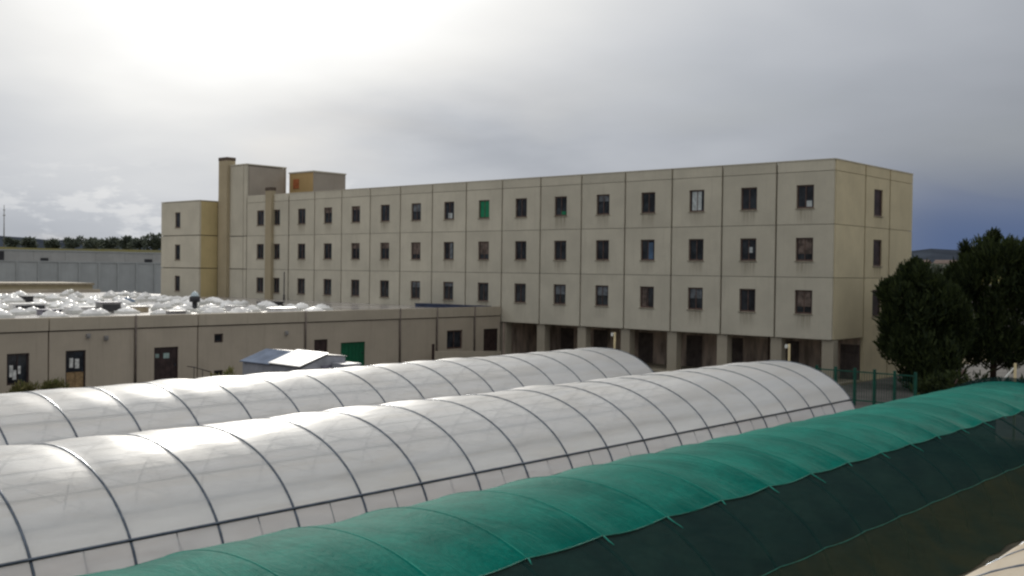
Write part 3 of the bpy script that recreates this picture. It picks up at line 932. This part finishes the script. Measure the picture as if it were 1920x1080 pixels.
def film_mesh(name, th0, th1, na, sag, mat, seed, flare=0.0, edge=0.0, off=0.0, droop=0.0, sub=8):
    """sheet over the hoops between two arc angles; sag > 0 bellies outward between hoops"""
    rs = np.random.RandomState(seed)
    ph = rs.rand(8) * 6.28
    nu = NB * sub
    vs = []; fs = []
    amp = rs.uniform(.35, 1.5, NB + 1)
    for i in range(nu + 1):
        u = (UE - US) * i / nu
        fr = (i % sub) / sub
        bay = min(i // sub, NB - 1)
        s_ = math.sin(math.pi * fr) * sag * amp[bay]
        for j in range(na + 1):
            q = j / na
            dq = droop * math.sin(math.pi * fr) * amp[bay]
            ta, tb = th0, th1
            if th0 < th1 and edge: pass
            th = ta + (tb - ta) * q
            e = 0.0
            if droop:                                   # scalloped lower edges
                e = dq * (max(0, 1 - q * 5) + max(0, 1 - (1 - q) * 5) * -1)
            th = th - e * (1 if th0 < th1 else -1)
            wr = .014 * math.sin(u * 1.3 + th * 4 + ph[0]) + .010 * math.sin(u * 3.7 - th * 7 + ph[1]) + .004 * math.sin(u * 8.7 + th * 11 + ph[2])
            k = off + s_ * (.35 + .65 * math.sin(max(0, min(math.pi, th)))) + wr * (abs(sag) > 0) * math.sin(math.pi * fr)
            y = (TA + k) * math.cos(th); z = (TH + k) * math.sin(th)
            vs.append((u, y, max(z, 0.01)))
        # flare is handled by its own mesh
    for i in range(nu):
        for j in range(na):
            a = i * (na + 1) + j
            fs.append((a, a + 1, a + na + 2, a + na + 1))
    me = bpy.data.meshes.new(name); me.from_pydata(vs, [], fs)
    me.polygons.foreach_set('use_smooth', [True] * len(fs)); me.materials.append(mat)
    return me


def end_mesh(mat):
    mb = MB()
    n = 20
    pts = [(0, *arch(math.pi * i / n)) for i in range(n + 1)]
    for i in range(n):
        a, b_ = pts[i], pts[i + 1]
        if abs(a[1]) < 1.0 and abs(b_[1]) < 1.0:
            mb.quad((0, a[1], 2.0), (0, b_[1], 2.0), b_, a)
        else:
            mb.quad((0, a[1], 0), (0, b_[1], 0), b_, a)
    return mb.mesh('end_wall', mat)


H_white = hoop_mesh(.035, -.004, M_steel)
TH_R = math.asin(1.15 / TH)                              # angle of the side rail


def white_tunnel(vc, label, film, skirt, group, seed, rails=True):
    t_ = thing('polytunnel', (US, vc, 0), label, 'greenhouse', group)
    put('film_cover', film_mesh('film_cover', TH_R, math.pi - TH_R, 34, .05, film, seed), t_, (0, 0, 0), world_loc=False)
    for s_ in (0, 1):
        a, b_ = (math.pi - TH_R, math.pi - .004) if s_ == 0 else (.004, TH_R)
        put('side_film', film_mesh('side_film', a, b_, 6, .03, skirt, seed + 3 + s_), t_, (0, 0, 0), world_loc=False)
        y = (TA + .045) * math.cos(TH_R) * (-1 if s_ == 0 else 1); z = (TH + .045) * math.sin(TH_R)
        if rails:
            mb = MB(); mb.tube([(0, y, z), (UE - US, y, z)], .036, 6)
            put('side_rail', mb.mesh('side_rail', M_steel), t_, (0, 0, 0), world_loc=False)
    for i in range(NB + 1):
        put('hoop', H_white, t_, (i * STEP, 0, 0), world_loc=False)
    if rails:                                            # thin posts under the rail, half way between hoops
        mb = MB()
        mb.tube([(0, (TA + .025) * math.cos(math.pi - q), (TH + .025) * math.sin(q)) for q in (.01, TH_R * .5, TH_R)], .012, 5)
        pm_ = mb.mesh('side_post', M_steel)
        for i in range(NB): put('side_post', pm_, t_, (i * STEP + 1.0, 0, 0), world_loc=False)
        # inner purlins and ties, dimly seen through the film
        for th in (math.radians(38), math.radians(52), math.radians(90), math.radians(142), math.radians(128)):
            y, z = (TA - .06) * math.cos(th), (TH - .06) * math.sin(th)
            mb = MB(); mb.tube([(0, y, z), (UE - US, y, z)], .028, 5)
            put('purlin', mb.mesh('purlin', M_steel_in), t_, (0, 0, 0), world_loc=False)
        mb = MB(); mb.tube([(0, -TA * .82, TH * .55), (0, TA * .82, TH * .55)], .02, 5)
        mb.tube([(0, -TA * .4, TH * .55), (0, 0, TH * .96)], .014, 5); mb.tube([(0, TA * .4, TH * .55), (0, 0, TH * .96)], .014, 5)
        pm_ = mb.mesh('tie_bar', M_steel_in)
        for i in range(NB + 1): put('tie_bar', pm_, t_, (i * STEP, 0, 0), world_loc=False)
    em = end_mesh(film)
    put('end_wall', em, t_, (UE - US - .02, 0, 0), world_loc=False)
    put('end_wall', em, t_, (.02, 0, 0), world_loc=False)
    mb = MB(); mb.quad((.1, -3.4, .03), (UE - US - .1, -3.4, .03), (UE - US - .1, 3.4, .03), (.1, 3.4, .03))
    put('floor', mb.mesh('floor', M_tfloor), t_, (0, 0, 0), world_loc=False)  # pale sheet added to bounce light onto the film from inside
    # door in the far end
    mb = MB(); mb.box(UE - US + .0, UE - US + .03, -.95, -.02, .05, 1.97); mb.box(UE - US, UE - US + .03, .02, .95, .05, 1.97)
    put('end_door', mb.mesh('end_door', skirt), t_, (0, 0, 0), world_loc=False)
    return t_


white_tunnel(33, 'rearmost white plastic film tunnel greenhouse, nearest to the low wing', M_film, M_skirtfilm, 'white film tunnels', 11)
white_tunnel(23, 'large white plastic film tunnel greenhouse in front, between rear tunnel and green net', M_film, M_skirtfilm, 'white film tunnels', 23)
white_tunnel(3, 'beige film tunnel of which only the crest shows in the bottom right corner', M_oldfilm, M_oldfilm, None, 31, rails=True)

# the green shade-net tunnel
def skirt_mesh(name, side, mat):
    """base net pegged out from the side seam to the ground, slack between the pegs"""
    rs = np.random.RandomState(41); rs.rand(8); amp = rs.uniform(.35, 1.5, NB + 1)
    y0, z0 = (TA - .01) * math.cos(SE2), (TH - .01) * math.sin(SE2)
    y1 = 5.02
    vs = []; fs = []; sub = 8; n = 7
    for i in range(NB * sub + 1):
        u = (UE - US) * i / (NB * sub); fr = (i % sub) / sub; a_ = amp[min(i // sub, NB - 1)]
        sl = math.sin(math.pi * fr) * a_
        for j in range(n + 1):
            q = j / n
            k0 = -.055 * sl * (.35 + .65 * math.sin(SE2))
            ya, za = (TA - .01 + k0) * math.cos(SE2), (TH - .01 + k0) * math.sin(SE2)
            yb = y1 - .10 * sl + .03 * math.sin(u * 1.7) + .02 * math.sin(u * 4.3 + 1)
            y = ya + (yb - ya) * q; z = za + (.03 - za) * q - .16 * math.sin(math.pi * q) * (1 + .35 * sl) * .8
            z += .012 * math.sin(u * 6.1 + q * 5) * math.sin(math.pi * q)
            vs.append((u, y * side, max(z, .02)))
    for i in range(NB * sub):
        for j in range(n):
            a = i * (n + 1) + j; fs.append((a, a + 1, a + n + 2, a + n + 1))
    me = bpy.data.meshes.new(name); me.from_pydata(vs, [], fs)
    me.polygons.foreach_set('use_smooth', [True] * len(fs)); me.materials.append(mat)
    return me


net = thing('net_tunnel', (US, 13, 0), 'long tunnel covered with green shade net, its lower side darker', 'net tunnel')
TH = 2.45
SE1 = math.asin(2.08 / TH)                               # roof net overlap seam
SE2 = math.asin(.98 / TH)
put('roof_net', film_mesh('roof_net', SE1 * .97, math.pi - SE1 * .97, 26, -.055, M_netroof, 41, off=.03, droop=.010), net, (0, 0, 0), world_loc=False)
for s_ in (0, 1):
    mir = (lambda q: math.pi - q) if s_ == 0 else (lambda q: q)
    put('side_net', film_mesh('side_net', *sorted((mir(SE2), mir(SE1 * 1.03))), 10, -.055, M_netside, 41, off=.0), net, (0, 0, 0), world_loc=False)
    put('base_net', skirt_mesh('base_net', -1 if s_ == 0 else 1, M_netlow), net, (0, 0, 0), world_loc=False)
    # seam cords with a slight drop between the hoops
    for an, drop, rad, off in ((SE1 * .97, .010, .010, .035), (SE2, .014, .010, .012)):
        pts = []
        rs = np.random.RandomState(41)
        rs.rand(8); amp = rs.uniform(.35, 1.5, NB + 1)
        for i in range(NB * 8 + 1):
            fr = (i % 8) / 8
            th = an - drop * math.sin(math.pi * fr) * amp[min(i // 8, NB - 1)]
            kk = off - .055 * math.sin(math.pi * fr) * amp[min(i // 8, NB - 1)] * (.35 + .65 * math.sin(an))
            pts.append(((UE - US) * i / (NB * 8), (TA + kk) * math.cos(th) * (-1 if s_ == 0 else 1), (TH + kk) * math.sin(th)))
        mb = MB(); mb.tube(pts, rad, 5)
        put('seam', mb.mesh('seam', M_seam), net, (0, 0, 0), world_loc=False)
# loose ties hanging below the roof seam at each hoop
tie_meshes = []
for q in range(3):
    rs = np.random.RandomState(300 + q); mb = MB()
    pts = []
    for i in range(6):
        th = math.pi - (SE1 * (.965 - (.008 + .007 * q) * i))
        pts.append((.008 * math.sin(i * 1.3 + q) + .010 * i * (q - 1), (TA + .035) * math.cos(th), (TH + .035) * math.sin(th)))
    mb.tube(pts, [.016, .016, .014, .012, .01, .006], 5); tie_meshes.append(mb.mesh('tie', M_tie_ridge))
for i in range(NB + 1): put('tie', tie_meshes[(i * 7) % 3], net, (i * STEP, 0, 0), world_loc=False)
# light on the net's hoop ridges, added as thin lighter strips
for i in range(NB + 1):
    mb = MB(); a0, a1 = SE1 * .97, math.pi - SE1 * .97
    if i == 0:
        mb.tube([(0, (TA + .031) * math.cos(a0 + (a1 - a0) * q / 18), (TH + .031) * math.sin(a0 + (a1 - a0) * q / 18)) for q in range(19)], .009, 5)
        ridge_mesh = mb.mesh('ridge_light', M_tie_ridge)
    put('ridge_light', ridge_mesh, net, (i * STEP, 0, 0), world_loc=False)
H_green = hoop_mesh(.03, -.09, M_fence)
for i in range(NB + 1): put('hoop', H_green, net, (i * STEP, 0, 0), world_loc=False)
em = end_mesh(M_netside)
put('end_net', em, net, (UE - US - .02, 0, 0), world_loc=False)
put('end_net', em, net, (.02, 0, 0), world_loc=False)

# support posts at the far tunnel ends
for vc, top, lab, brace in ((33, 3.46, 'pale post with a white fitting at the far end of the rear white tunnel', 0),
                            (23, 3.40, 'pale post with a white fitting at the far end of the front white tunnel', 0),
                            (13.1, 3.17, 'pale braced post at the far end of the green net tunnel', 1)):
    t_ = thing('support_post', (45.5, vc, 0), lab, 'post', 'posts at the tunnel ends')
    mb = MB(); mb.lathe([(.06, 0), (.055, top)], 8); put('shaft', mb.mesh('shaft', M_wood), t_, (0, 0, 0), world_loc=False)
    if not brace:
        mb = MB(); mb.box(-.1, .02, .06, .17, top - .2, top - .03); mb.box(-.06, -.02, .0, .06, top - .12, top - .08)
        put('fitting', mb.mesh('fitting', M_lampw), t_, (0, 0, 0), world_loc=False)
    else:
        mb = MB(); mb.tube([(0, .05, top - .2), (.1, .75, top - 1.1), (.15, 1.1, top - 1.6)], .04, 6)
        put('brace', mb.mesh('brace', M_lampw), t_, (0, 0, 0), world_loc=False)

# ------------------------------------------------------------------ shed in the yard
shd = thing('shed', (31.97, 42.0, 0), 'small grey shed with half blue-grey, half bright white sloping roof', 'shed')
mb = MB()
W_, L_ = 1.55, 4.95
zf, zr = 1.74, 2.27
for a in (0,):
    mb.quad((0, 0, 0), (0, 0, zf), (0, L_, zf), (0, L_, 0))
    mb.quad((W_ + 1.2, 0, 0), (W_ + 1.2, L_, 0), (W_ + 1.2, L_, 2.16), (W_ + 1.2, 0, 2.16))
    mb.quad((0, 0, 0), (W_ + 1.2, 0, 0), (W_ + 1.2, 0, 2.16), (W_, 0, zr), (0, 0, zf))
    mb.quad((0, L_, 0), (0, L_, zf), (W_, L_, zr), (W_ + 1.2, L_, 2.16), (W_ + 1.2, L_, 0))
put('wall', mb.mesh('wall', M_shedwall), shd, (0, 0, 0), world_loc=False)


def slab4(a, b_, c_, d, th):
    mb = MB(); n = (Vector(b_) - Vector(a)).cross(Vector(d) - Vector(a)).normalized() * th
    lo = [Vector(p_) for p_ in (a, b_, c_, d)]; hi = [p_ + n for p_ in lo]
    mb.quad(*hi); mb.quad(*lo[::-1])
    for i in range(4): mb.quad(lo[i], lo[(i + 1) % 4], hi[(i + 1) % 4], hi[i])
    return mb


put('blue_roof', slab4((-.12, 2.46, zf + .0), (W_, 2.46, zr + .03), (W_, L_ + .1, zr + .03), (-.12, L_ + .1, zf + .0), .05).mesh('blue_roof', M_shedblue), shd, (0, 0, 0), world_loc=False)
put('white_roof', slab4((-.2, -.12, zf + .07), (W_ + .05, -.12, zr + .11), (W_ + .05, 2.44, zr + .14), (-.2, 2.44, zf + .09), .05).mesh('white_roof', M_shedwhite), shd, (0, 0, 0), world_loc=False)
put('back_roof', slab4((W_ + .06, -.05, zr + .02), (W_ + 1.3, -.05, 2.17), (W_ + 1.3, L_, 2.17), (W_ + .06, L_, zr + .02), .04).mesh('back_roof', M_grey), shd, (0, 0, 0), world_loc=False)
mb = MB(); mb.box(1.2, 2.0, -.04, -.004, .1, 1.8); put('door', mb.mesh('door', M_purple), shd, (0, 0, 0), world_loc=False)
tk = thing('water_tank', (34.3, 41.3, 0), 'low pale grey box tank tucked against the right side of the shed', 'tank')
mb = MB(); mb.box(-.6, .42, -.5, .5, .12, 1.86); put('body', mb.mesh('body', M_shedwall), tk, (0, 0, 0), world_loc=False)
mb = MB(); mb.box(-.63, .45, -.53, .53, 1.863, 1.92); put('lid', mb.mesh('lid', M_shedwall), tk, (0, 0, 0), world_loc=False)
mb = MB()
for x in (-.45, .3):
    mb.box(x - .08, x + .08, -.5, .5, 0, .117)
put('foot', mb.mesh('foot', M_dark), tk, (0, 0, 0), world_loc=False)

# ramp wall before the corner door
rp = thing('ramp_wall', (51.4, 52.6, 0), 'low pale ramp wall in front of the corner door, with an upright post', 'wall')
mb = MB(); L_ = 6.9
mb.v = [(0, 0, 0), (L_, 0, 0), (L_, .2, 0), (0, .2, 0), (0, 0, 1.0), (L_, 0, .66), (L_, .2, .66), (0, .2, 1.0)]
mb.f = [(0, 1, 5, 4), (2, 3, 7, 6), (4, 5, 6, 7), (0, 4, 7, 3), (1, 2, 6, 5), (3, 2, 1, 0)]; mb.sm = [False] * 6
put('wall', mb.mesh('wall', M_fascia), rp, (0, 0, 0), world_loc=False)
mb = MB(); mb.box(-.14, -.004, .0, .14, 0, 1.5); put('post', mb.mesh('post', M_dframe), rp, (0, 0, 0), world_loc=False)
# handrail by the double door
hr = thing('handrail', (33.0, 53.2, 0), 'thin dark handrail right of the wide double door', 'handrail')
mb = MB(); mb.tube([(0, .7, .95), (0, 0, .95), (1.1, 0, .6)], .025, 6); put('rail', mb.mesh('rail', M_dark), hr, (0, 0, 0), world_loc=False)
for x, z in ((0, .95), (.55, .77), (1.1, .6)):
    mb = MB(); mb.tube([(x, 0, 0), (x, 0, z)], .02, 6); put('post', mb.mesh('post', M_dark), hr, (0, 0, 0), world_loc=False)

# green fence beyond the front tunnel
fn = thing('metal_fence', (52, 19.55, 0), 'dark green metal fence of square posts beyond the front white tunnel', 'fence')
mb = MB(); mb.box(-.06, .06, -.06, .06, 0, 1.92); pm = mb.mesh('post', M_fence)
for i in range(9): put('post', pm, fn, (0, i * 1.03, 0), world_loc=False)
mb = MB()
for z in (.25, 1.7): mb.box(-.03, .03, .082, 8 * 1.03 - .082, z, z + .06)
put('rail', mb.mesh('rail', M_fence), fn, (0, 0, 0), world_loc=False)
mb = MB(); mb.box(-.008, .008, 0, .014, .32, 1.69); pm = mb.mesh('bar', M_fence)
for i in range(8):
    for q in range(1, 8): put('bar', pm, fn, (0, i * 1.03 + q * .1287, 0), world_loc=False)

# ------------------------------------------------------------------ trees and plants


def tufts(name, centres, n, size, mat, seed, up=.6, flat=.55):
    """leaf-sized faces through the volume of a set of clumps (x, y, z, rx, rz)"""
    rs = np.random.RandomState(seed)
    vs = []; fs = []
    for (cx, cy, cz, rx, rz) in centres:
        d = rs.normal(size=(n, 3)); d /= np.linalg.norm(d, axis=1)[:, None]
        rad = rs.uniform(.3, 1.25, n) ** .6
        P_ = np.stack([cx + d[:, 0] * rx * rad, cy + d[:, 1] * rx * rad, cz + d[:, 2] * rz * rad], 1)
        ax = d * .7 + rs.normal(size=(n, 3)) * .5 + np.array([0, 0, up]); ax /= np.linalg.norm(ax, axis=1)[:, None]
        sd_ = np.cross(ax, rs.normal(size=(n, 3))); sd_ /= np.linalg.norm(sd_, axis=1)[:, None]
        L_ = size * rs.uniform(.5, 1.75, n)[:, None]; W2 = L_ * flat * .5
        a = P_ - sd_ * W2; b_ = P_ + sd_ * W2; c_ = P_ + ax * L_ + sd_ * W2 * .35; e = P_ + ax * L_ - sd_ * W2 * .35
        i0 = len(vs)
        Q = np.stack([a, b_, c_, e], 1).reshape(-1, 3)
        vs.extend(map(tuple, Q.tolist()))
        fs.extend([(i0 + 4 * k, i0 + 4 * k + 1, i0 + 4 * k + 2, i0 + 4 * k + 3) for k in range(n)])
    me = bpy.data.meshes.new(name); me.from_pydata(vs, [], fs); me.materials.append(mat)
    return me


# crowns laid out lobe by lobe: (across, height, radius), thickened in depth
LAT, DEP = (.66, -.75), (.75, .66)


def lobed_pine(loc, lobes, hgt, label, seed, halfw):
    rs = np.random.RandomState(seed)
    t_ = thing('pine_tree', loc, label, 'tree', 'dark pines beside the raised block')
    cl_ = []
    for (a, z, r_) in lobes:
        depth = math.sqrt(max(.12, 1 - (a / (halfw * 1.08)) ** 2)) * halfw * .72
        for k in range(5):
            d = rs.uniform(-1, 1) * depth; a2 = a + rs.uniform(-.16, .16) * r_; z2 = z + rs.uniform(-.18, .18) * r_
            cl_.append((a2 * LAT[0] + d * DEP[0], a2 * LAT[1] + d * DEP[1], z2, r_ * rs.uniform(.5, .72), r_ * rs.uniform(.8, 1.15)))
    for (a, z, r_) in lobes:                                  # pointed leaders that roughen the outline
        if abs(a) > halfw * .3 or z > hgt * .7:
            for k in range(2):
                d = rs.uniform(-1, 1) * halfw * .5; a2 = a * rs.uniform(.95, 1.12) + rs.uniform(-.3, .3)
                cl_.append((a2 * LAT[0] + d * DEP[0], a2 * LAT[1] + d * DEP[1], z + r_ * rs.uniform(.6, .95), r_ * .26, r_ * .5))
    put('crown', tufts('crown', cl_, 360, .25, M_pine, seed, 1.3, .30), t_, (0, 0, 0), world_loc=False)
    mb = MB(); mb.tube([(0, 0, -.05), (.06, .03, hgt * .3), (-.05, .08, hgt * .6), (0, 0, hgt * .88)], [.20, .16, .10, .03], 8)
    put('trunk', mb.mesh('trunk', M_bark), t_, (0, 0, 0), world_loc=False)
    for (a, z, r_) in lobes[::2]:
        d = rs.uniform(-.6, .6)
        x, y = a * LAT[0] + d * DEP[0], a * LAT[1] + d * DEP[1]
        z0 = max(.6, z - .9 - abs(a) * .5)
        mb = MB(); mb.tube([(0, 0, z0), (x * .5, y * .5, z0 + (z - z0) * .35), (x * .95, y * .95, z)], [.07, .05, .02], 5)
        put('limb', mb.mesh('limb', M_bark), t_, (0, 0, 0), world_loc=False)
    return t_


lobed_pine((62.3, 23.0, 0), [(-.7, 6.55, .72), (-1.75, 5.45, .75), (-1.95, 3.9, .8), (-1.7, 2.5, .9), (.1, 5.75, .8), (0, 4.9, 1.1), (0, 3.4, 1.3), (.9, 5.3, .9), (-.7, 4.5, 1.3), (.8, 3.8, 1.4), (1.8, 4.3, .8),
            (-.8, 2.2, 1.3), (.8, 2.0, 1.4), (1.8, 2.8, 1.0), (-.3, 1.1, 1.1), (1.2, 1.2, 1.0)], 6.6, 'lower dark pine with several rounded lobes, crown almost touching the ground', 3, 2.5)
lobed_pine((69.24, 21.21, 0), [(-.3, 8.1, .9), (-1.3, 7.5, .9), (.9, 7.7, .9), (1.9, 7.3, 1.0), (2.9, 6.6, 1.0), (-2.2, 6.6, .9), (-2.6, 5.4, 1.0), (-2.6, 4.0, .9), (-2.1, 2.8, 1.0), (-1, 2.1, 1.0),
            (.6, 2.0, 1.0), (2, 2.3, 1.0), (3.1, 3.2, 1.1), (3.5, 5, 1.1), (-1, 6.0, 1.5), (1, 6.2, 1.6), (-1, 4.2, 1.7), (1.2, 4.3, 1.7), (0, 3.1, 1.4), (2.3, 5.3, 1.3)], 8.0,
           'taller dark pine with rounded crown and bare trunk, cut by the right edge', 8, 3.4)
lobed_pine((76.0, 16.6, 0), [(-.3, 6.8, .9), (-1.5, 6.2, .9), (1, 6.3, .9), (-2.2, 4.6, 1.0), (2.2, 4.6, 1.1), (-1.5, 2.8, 1.1), (1.5, 2.8, 1.1), (0, 4.6, 1.6), (0, 2.6, 1.2)], 6.8,
           'third dark pine beyond the right edge, behind the taller pine', 15, 2.8)


def shrub(loc, r_, hgt, label, seed, mat=M_weed):
    rs = np.random.RandomState(seed)
    t_ = thing('shrub', loc, label, 'shrub', 'weeds in front of the low wing')
    cl_ = [(rs.uniform(-r_, r_), rs.uniform(-r_ * .6, r_ * .6), hgt * rs.uniform(.4, .85), r_ * .35, hgt * .3) for _ in range(8)]
    put('foliage', tufts('foliage', cl_, 90, .16, mat, seed, 1.0, .3), t_, (0, 0, 0), world_loc=False)
    for k in range(5):
        mb = MB(); x, y = rs.uniform(-r_ * .4, r_ * .4, 2)
        mb.tube([(x * .3, y * .3, 0), (x, y, hgt * .5), (x * 1.6, y * 1.6, hgt * .9)], [.02, .014, .006], 5)
        put('stem', mb.mesh('stem', M_bark), t_, (0, 0, 0), world_loc=False)
    return t_


shrub((22.7, 51.6, 0), .55, .85, 'yellow-green weeds below the window with white cloths', 1)
shrub((24.2, 51.6, 0), .5, .95, 'yellow-green weeds left of the door with a tan board', 2)
shrub((31.2, 47.6, 0), .5, 1.15, 'pale bushy weed at the left corner of the shed', 4)
# hedge line in the shade behind the green tunnel
hd = thing('hedge', (56, 13.5, 0), 'low dark hedge under the pines behind the green net tunnel', 'hedge')
rs = np.random.RandomState(5)
cl_ = [(rs.uniform(-.8, .8), -6 + 13.2 * i / 49, rs.uniform(.35, 1.25), .6, .45) for i in range(50)]
put('foliage', tufts('foliage', cl_, 130, .2, M_pine, 6, .5), hd, (0, 0, 0), world_loc=False)
mb = MB()
for i in range(14): mb.tube([(rs.uniform(-.4, .4), -6 + i * .9, 0), (rs.uniform(-.4, .4), -6 + i * .9, .6)], .02, 5)
put('stem', mb.mesh('stem', M_bark), hd, (0, 0, 0), world_loc=False)
mb = MB(); mb.tube([(0, 0, 0), (.15, -.9, 1.7)], .05, 6)
tag(put('stake', mb.mesh('stake', M_frame), None, (58.0, 20.2, 0)), 'slanting brown stake between the two dark pines', 'stake')

# ------------------------------------------------------------------ perimeter wall and far left things
pw = thing('perimeter_wall', (20, 150, 0), 'tall grey concrete perimeter wall of upright panels behind the flat roof', 'wall')
mb = MB(); mb.box(0.03, 2.97, 0, .25, 0, 7.0); pm = mb.mesh('wall_panel', M_wallgrey)
mb = MB(); mb.box(0, 3.0, -.08, .33, 7.003, 7.18); pc = mb.mesh('coping', M_wallgrey)
mb = MB(); mb.box(-.12, .12, -.16, -.004, 0, 7.0); pp = mb.mesh('wall_pier', M_wallgrey)
for i in range(44):
    put('wall_panel', pm, pw, (i * 3.0, 0, 0), world_loc=False)
    put('coping', pc, pw, (i * 3.0, 0, 0), world_loc=False)
    put('wall_pier', pp, pw, (i * 3.0, 0, 0), world_loc=False)
uw = thing('upper_wall', (10, 196, 0), 'upper grey retaining wall with a grassy top, above the panelled perimeter wall', 'wall')
mb = MB(); mb.box(0.02, 5.98, 0, .4, 2.5, 9.15); pm = mb.mesh('wall_panel', M_wallgrey2)
mb = MB(); mb.box(0, 6.0, -.1, .5, 9.153, 9.35); pc = mb.mesh('coping', M_wallgrey)
for i in range(30):
    put('wall_panel', pm, uw, (i * 6.0, 0, 0), world_loc=False)
    put('coping', pc, uw, (i * 6.0, 0, 0), world_loc=False)
for x, w_, z0, z1 in ((72, 1.2, 6.9, 9.0), (80, 1.4, 7.0, 7.9), (101, 1.6, 6.9, 8.0)):
    mb = MB(); mb.box(x - w_ / 2, x + w_ / 2, -.14, -.004, z0, z1); put('opening', mb.mesh('opening', M_dark), uw, (0, 0, 0), world_loc=False)
lb = thing('low_store', (20, 117.5, 0), 'low beige store building with a flat roof, behind the left of the skylights', 'building')
mb = MB(); mb.box(0, 39.6, 0, 8, 0, 4.35); put('wall', mb.mesh('wall', concrete('store_wall', (0.44, 0.39, 0.27))), lb, (0, 0, 0), world_loc=False)
mb = MB(); mb.box(-.15, 39.75, -.15, 8.15, 4.353, 4.6); put('roof', mb.mesh('roof', M_sill), lb, (0, 0, 0), world_loc=False)
for i in range(7):
    mb = MB(); mb.box(2 + i * 5.2, 3.2 + i * 5.2, -.05, -.004, 1.4, 2.6); put('window', mb.mesh('window', M_glass), lb, (0, 0, 0), world_loc=False)


def on_ground(x, y): return (x, y, float(ground_height(np.array(x), np.array(y))))


# antenna mast
mb = MB(); mb.tube([(0, 0, 0), (0, 0, 17)], [.25, .12], 6); mb.box(-.5, .5, -.1, .1, 13, 13.3); mb.box(-.4, .4, -.1, .1, 15, 15.3)
tag(put('antenna_mast', mb.mesh('antenna_mast', M_grey), None, on_ground(172, 408)), 'thin grey mast on the skyline at the far left edge', 'mast')

# far trees along the skyline
crowns = []
for s_ in range(4):
    rs = np.random.RandomState(60 + s_)
    cl_ = [(rs.uniform(-1, 1) * 1.7, rs.uniform(-1, 1) * 1.7, 1.7 + rs.uniform(0, 2.6), 1.0, .9) for _ in range(14)]
    crowns.append(tufts('crown', cl_, 45, .7, M_farleaf, 70 + s_, .3))
mb = MB(); mb.tube([(0, 0, -.3), (0, 0, 2.6)], [.3, .15], 6); ftr = mb.mesh('trunk', M_bark)


def far_tree(x, y, sc, k, label, group):
    t_ = thing('far_tree', on_ground(x, y), label, 'tree', group, k * 1.3)
    t_.scale = (sc * 1.25, sc * 1.25, sc)
    put('crown', crowns[k % 4], t_, (0, 0, 0), world_loc=False)
    put('trunk', ftr, t_, (0, 0, 0), world_loc=False)


def ray_at(px, dist_):
    """ground point at a bearing given as a fraction of the picture width"""
    d = F * 1987.71 + Rt2 * (px - 960)
    d = Vector((d.x, d.y)).normalized() * dist_
    return d.x, d.y


rs = np.random.RandomState(9)
for i, (az_, dd, sc) in enumerate([(64.0, 330, .8), (63.2, 300, .62), (62.3, 350, .85), (61.5, 340, .9), (60.9, 320, .8), (60.2, 315, .95), (59.6, 345, 1.0), (59.0, 330, .95), (62.9, 360, .8), (65.0, 340, .7), (66.0, 350, .75), (66.8, 340, .7)]):
    a = R(az_)
    far_tree(dd * math.cos(a), dd * math.sin(a), sc, i, 'pale distant tree in the row along the left skyline', 'distant trees on the left skyline')
for i, (az_, dd, sc, lab) in enumerate([(58.45, 250, 1.15, 'larger dark distant tree on the left skyline, second from the stair block'), (57.75, 250, 1.3, 'largest dark distant tree on the left skyline, touching the stair block')]):
    a = R(az_)
    far_tree(dd * math.cos(a), dd * math.sin(a), sc, i + 1, lab, None)
for i, (az_, dd, sc) in enumerate([(20.2, 520, 1.2), (19.6, 540, 1.1), (19.0, 500, 1.2), (18.4, 530, 1.0), (17.6, 520, 1.2), (16.6, 540, 1.1)]):
    a = R(az_)
    far_tree(dd * math.cos(a), dd * math.sin(a), sc, i, 'dark distant tree behind the pines on the right', 'distant trees on the right')

# far houses
hb = MB(); hb.box(-6, 6, -4, 4, -1, 5.5); hbm = hb.mesh('wall', M_farwall)
rf = MB(); rf.quad((-6.4, -4.4, 5.5), (6.4, -4.4, 5.5), (6.4, 0, 7.4), (-6.4, 0, 7.4)); rf.quad((6.4, 4.4, 5.5), (-6.4, 4.4, 5.5), (-6.4, 0, 7.4), (6.4, 0, 7.4))
rf.quad((-6.4, 4.4, 5.5), (-6.4, -4.4, 5.5), (-6.4, 0, 7.4)); rf.quad((6.4, -4.4, 5.5), (6.4, 4.4, 5.5), (6.4, 0, 7.4)); rf.quad((-6.4, -4.4, 5.49), (-6.4, 4.4, 5.49), (6.4, 4.4, 5.49), (6.4, -4.4, 5.49))
rfm = rf.mesh('roof', M_farroof)
wn = MB(); wn.box(-.6, .6, -.08, -.004, 0, 1.4); wnm = wn.mesh('window', M_glass)
for i, (az_, dd, lab) in enumerate([(20.6, 620, 'pale distant house just right of the raised block'), (19.2, 600, 'distant tiled house between the block and the taller pine'), (17.9, 640, 'distant tiled house seen over the lower pine')]):
    a = R(az_)
    t_ = thing('far_house', on_ground(dd * math.cos(a), dd * math.sin(a)), lab, 'house', 'far houses', a + 1.2)
    put('wall', hbm, t_, (0, 0, 0), world_loc=False); put('roof', rfm, t_, (0, 0, 0), world_loc=False)
    for x in (-4, -1.3, 1.3, 4):
        put('window', wnm, t_, (x, -4, 2.6), world_loc=False)
# pale wall beyond the pines
pr = thing('boundary_wall', (150, 30, 0), 'pale boundary wall far behind the two pines', 'wall')
mb = MB(); mb.box(0, .3, .03, 4.97, 0, 5.6); pm = mb.mesh('wall_panel', M_farwall)
for i in range(14): put('wall_panel', pm, pr, (0, i * 5.0, 0), world_loc=False)
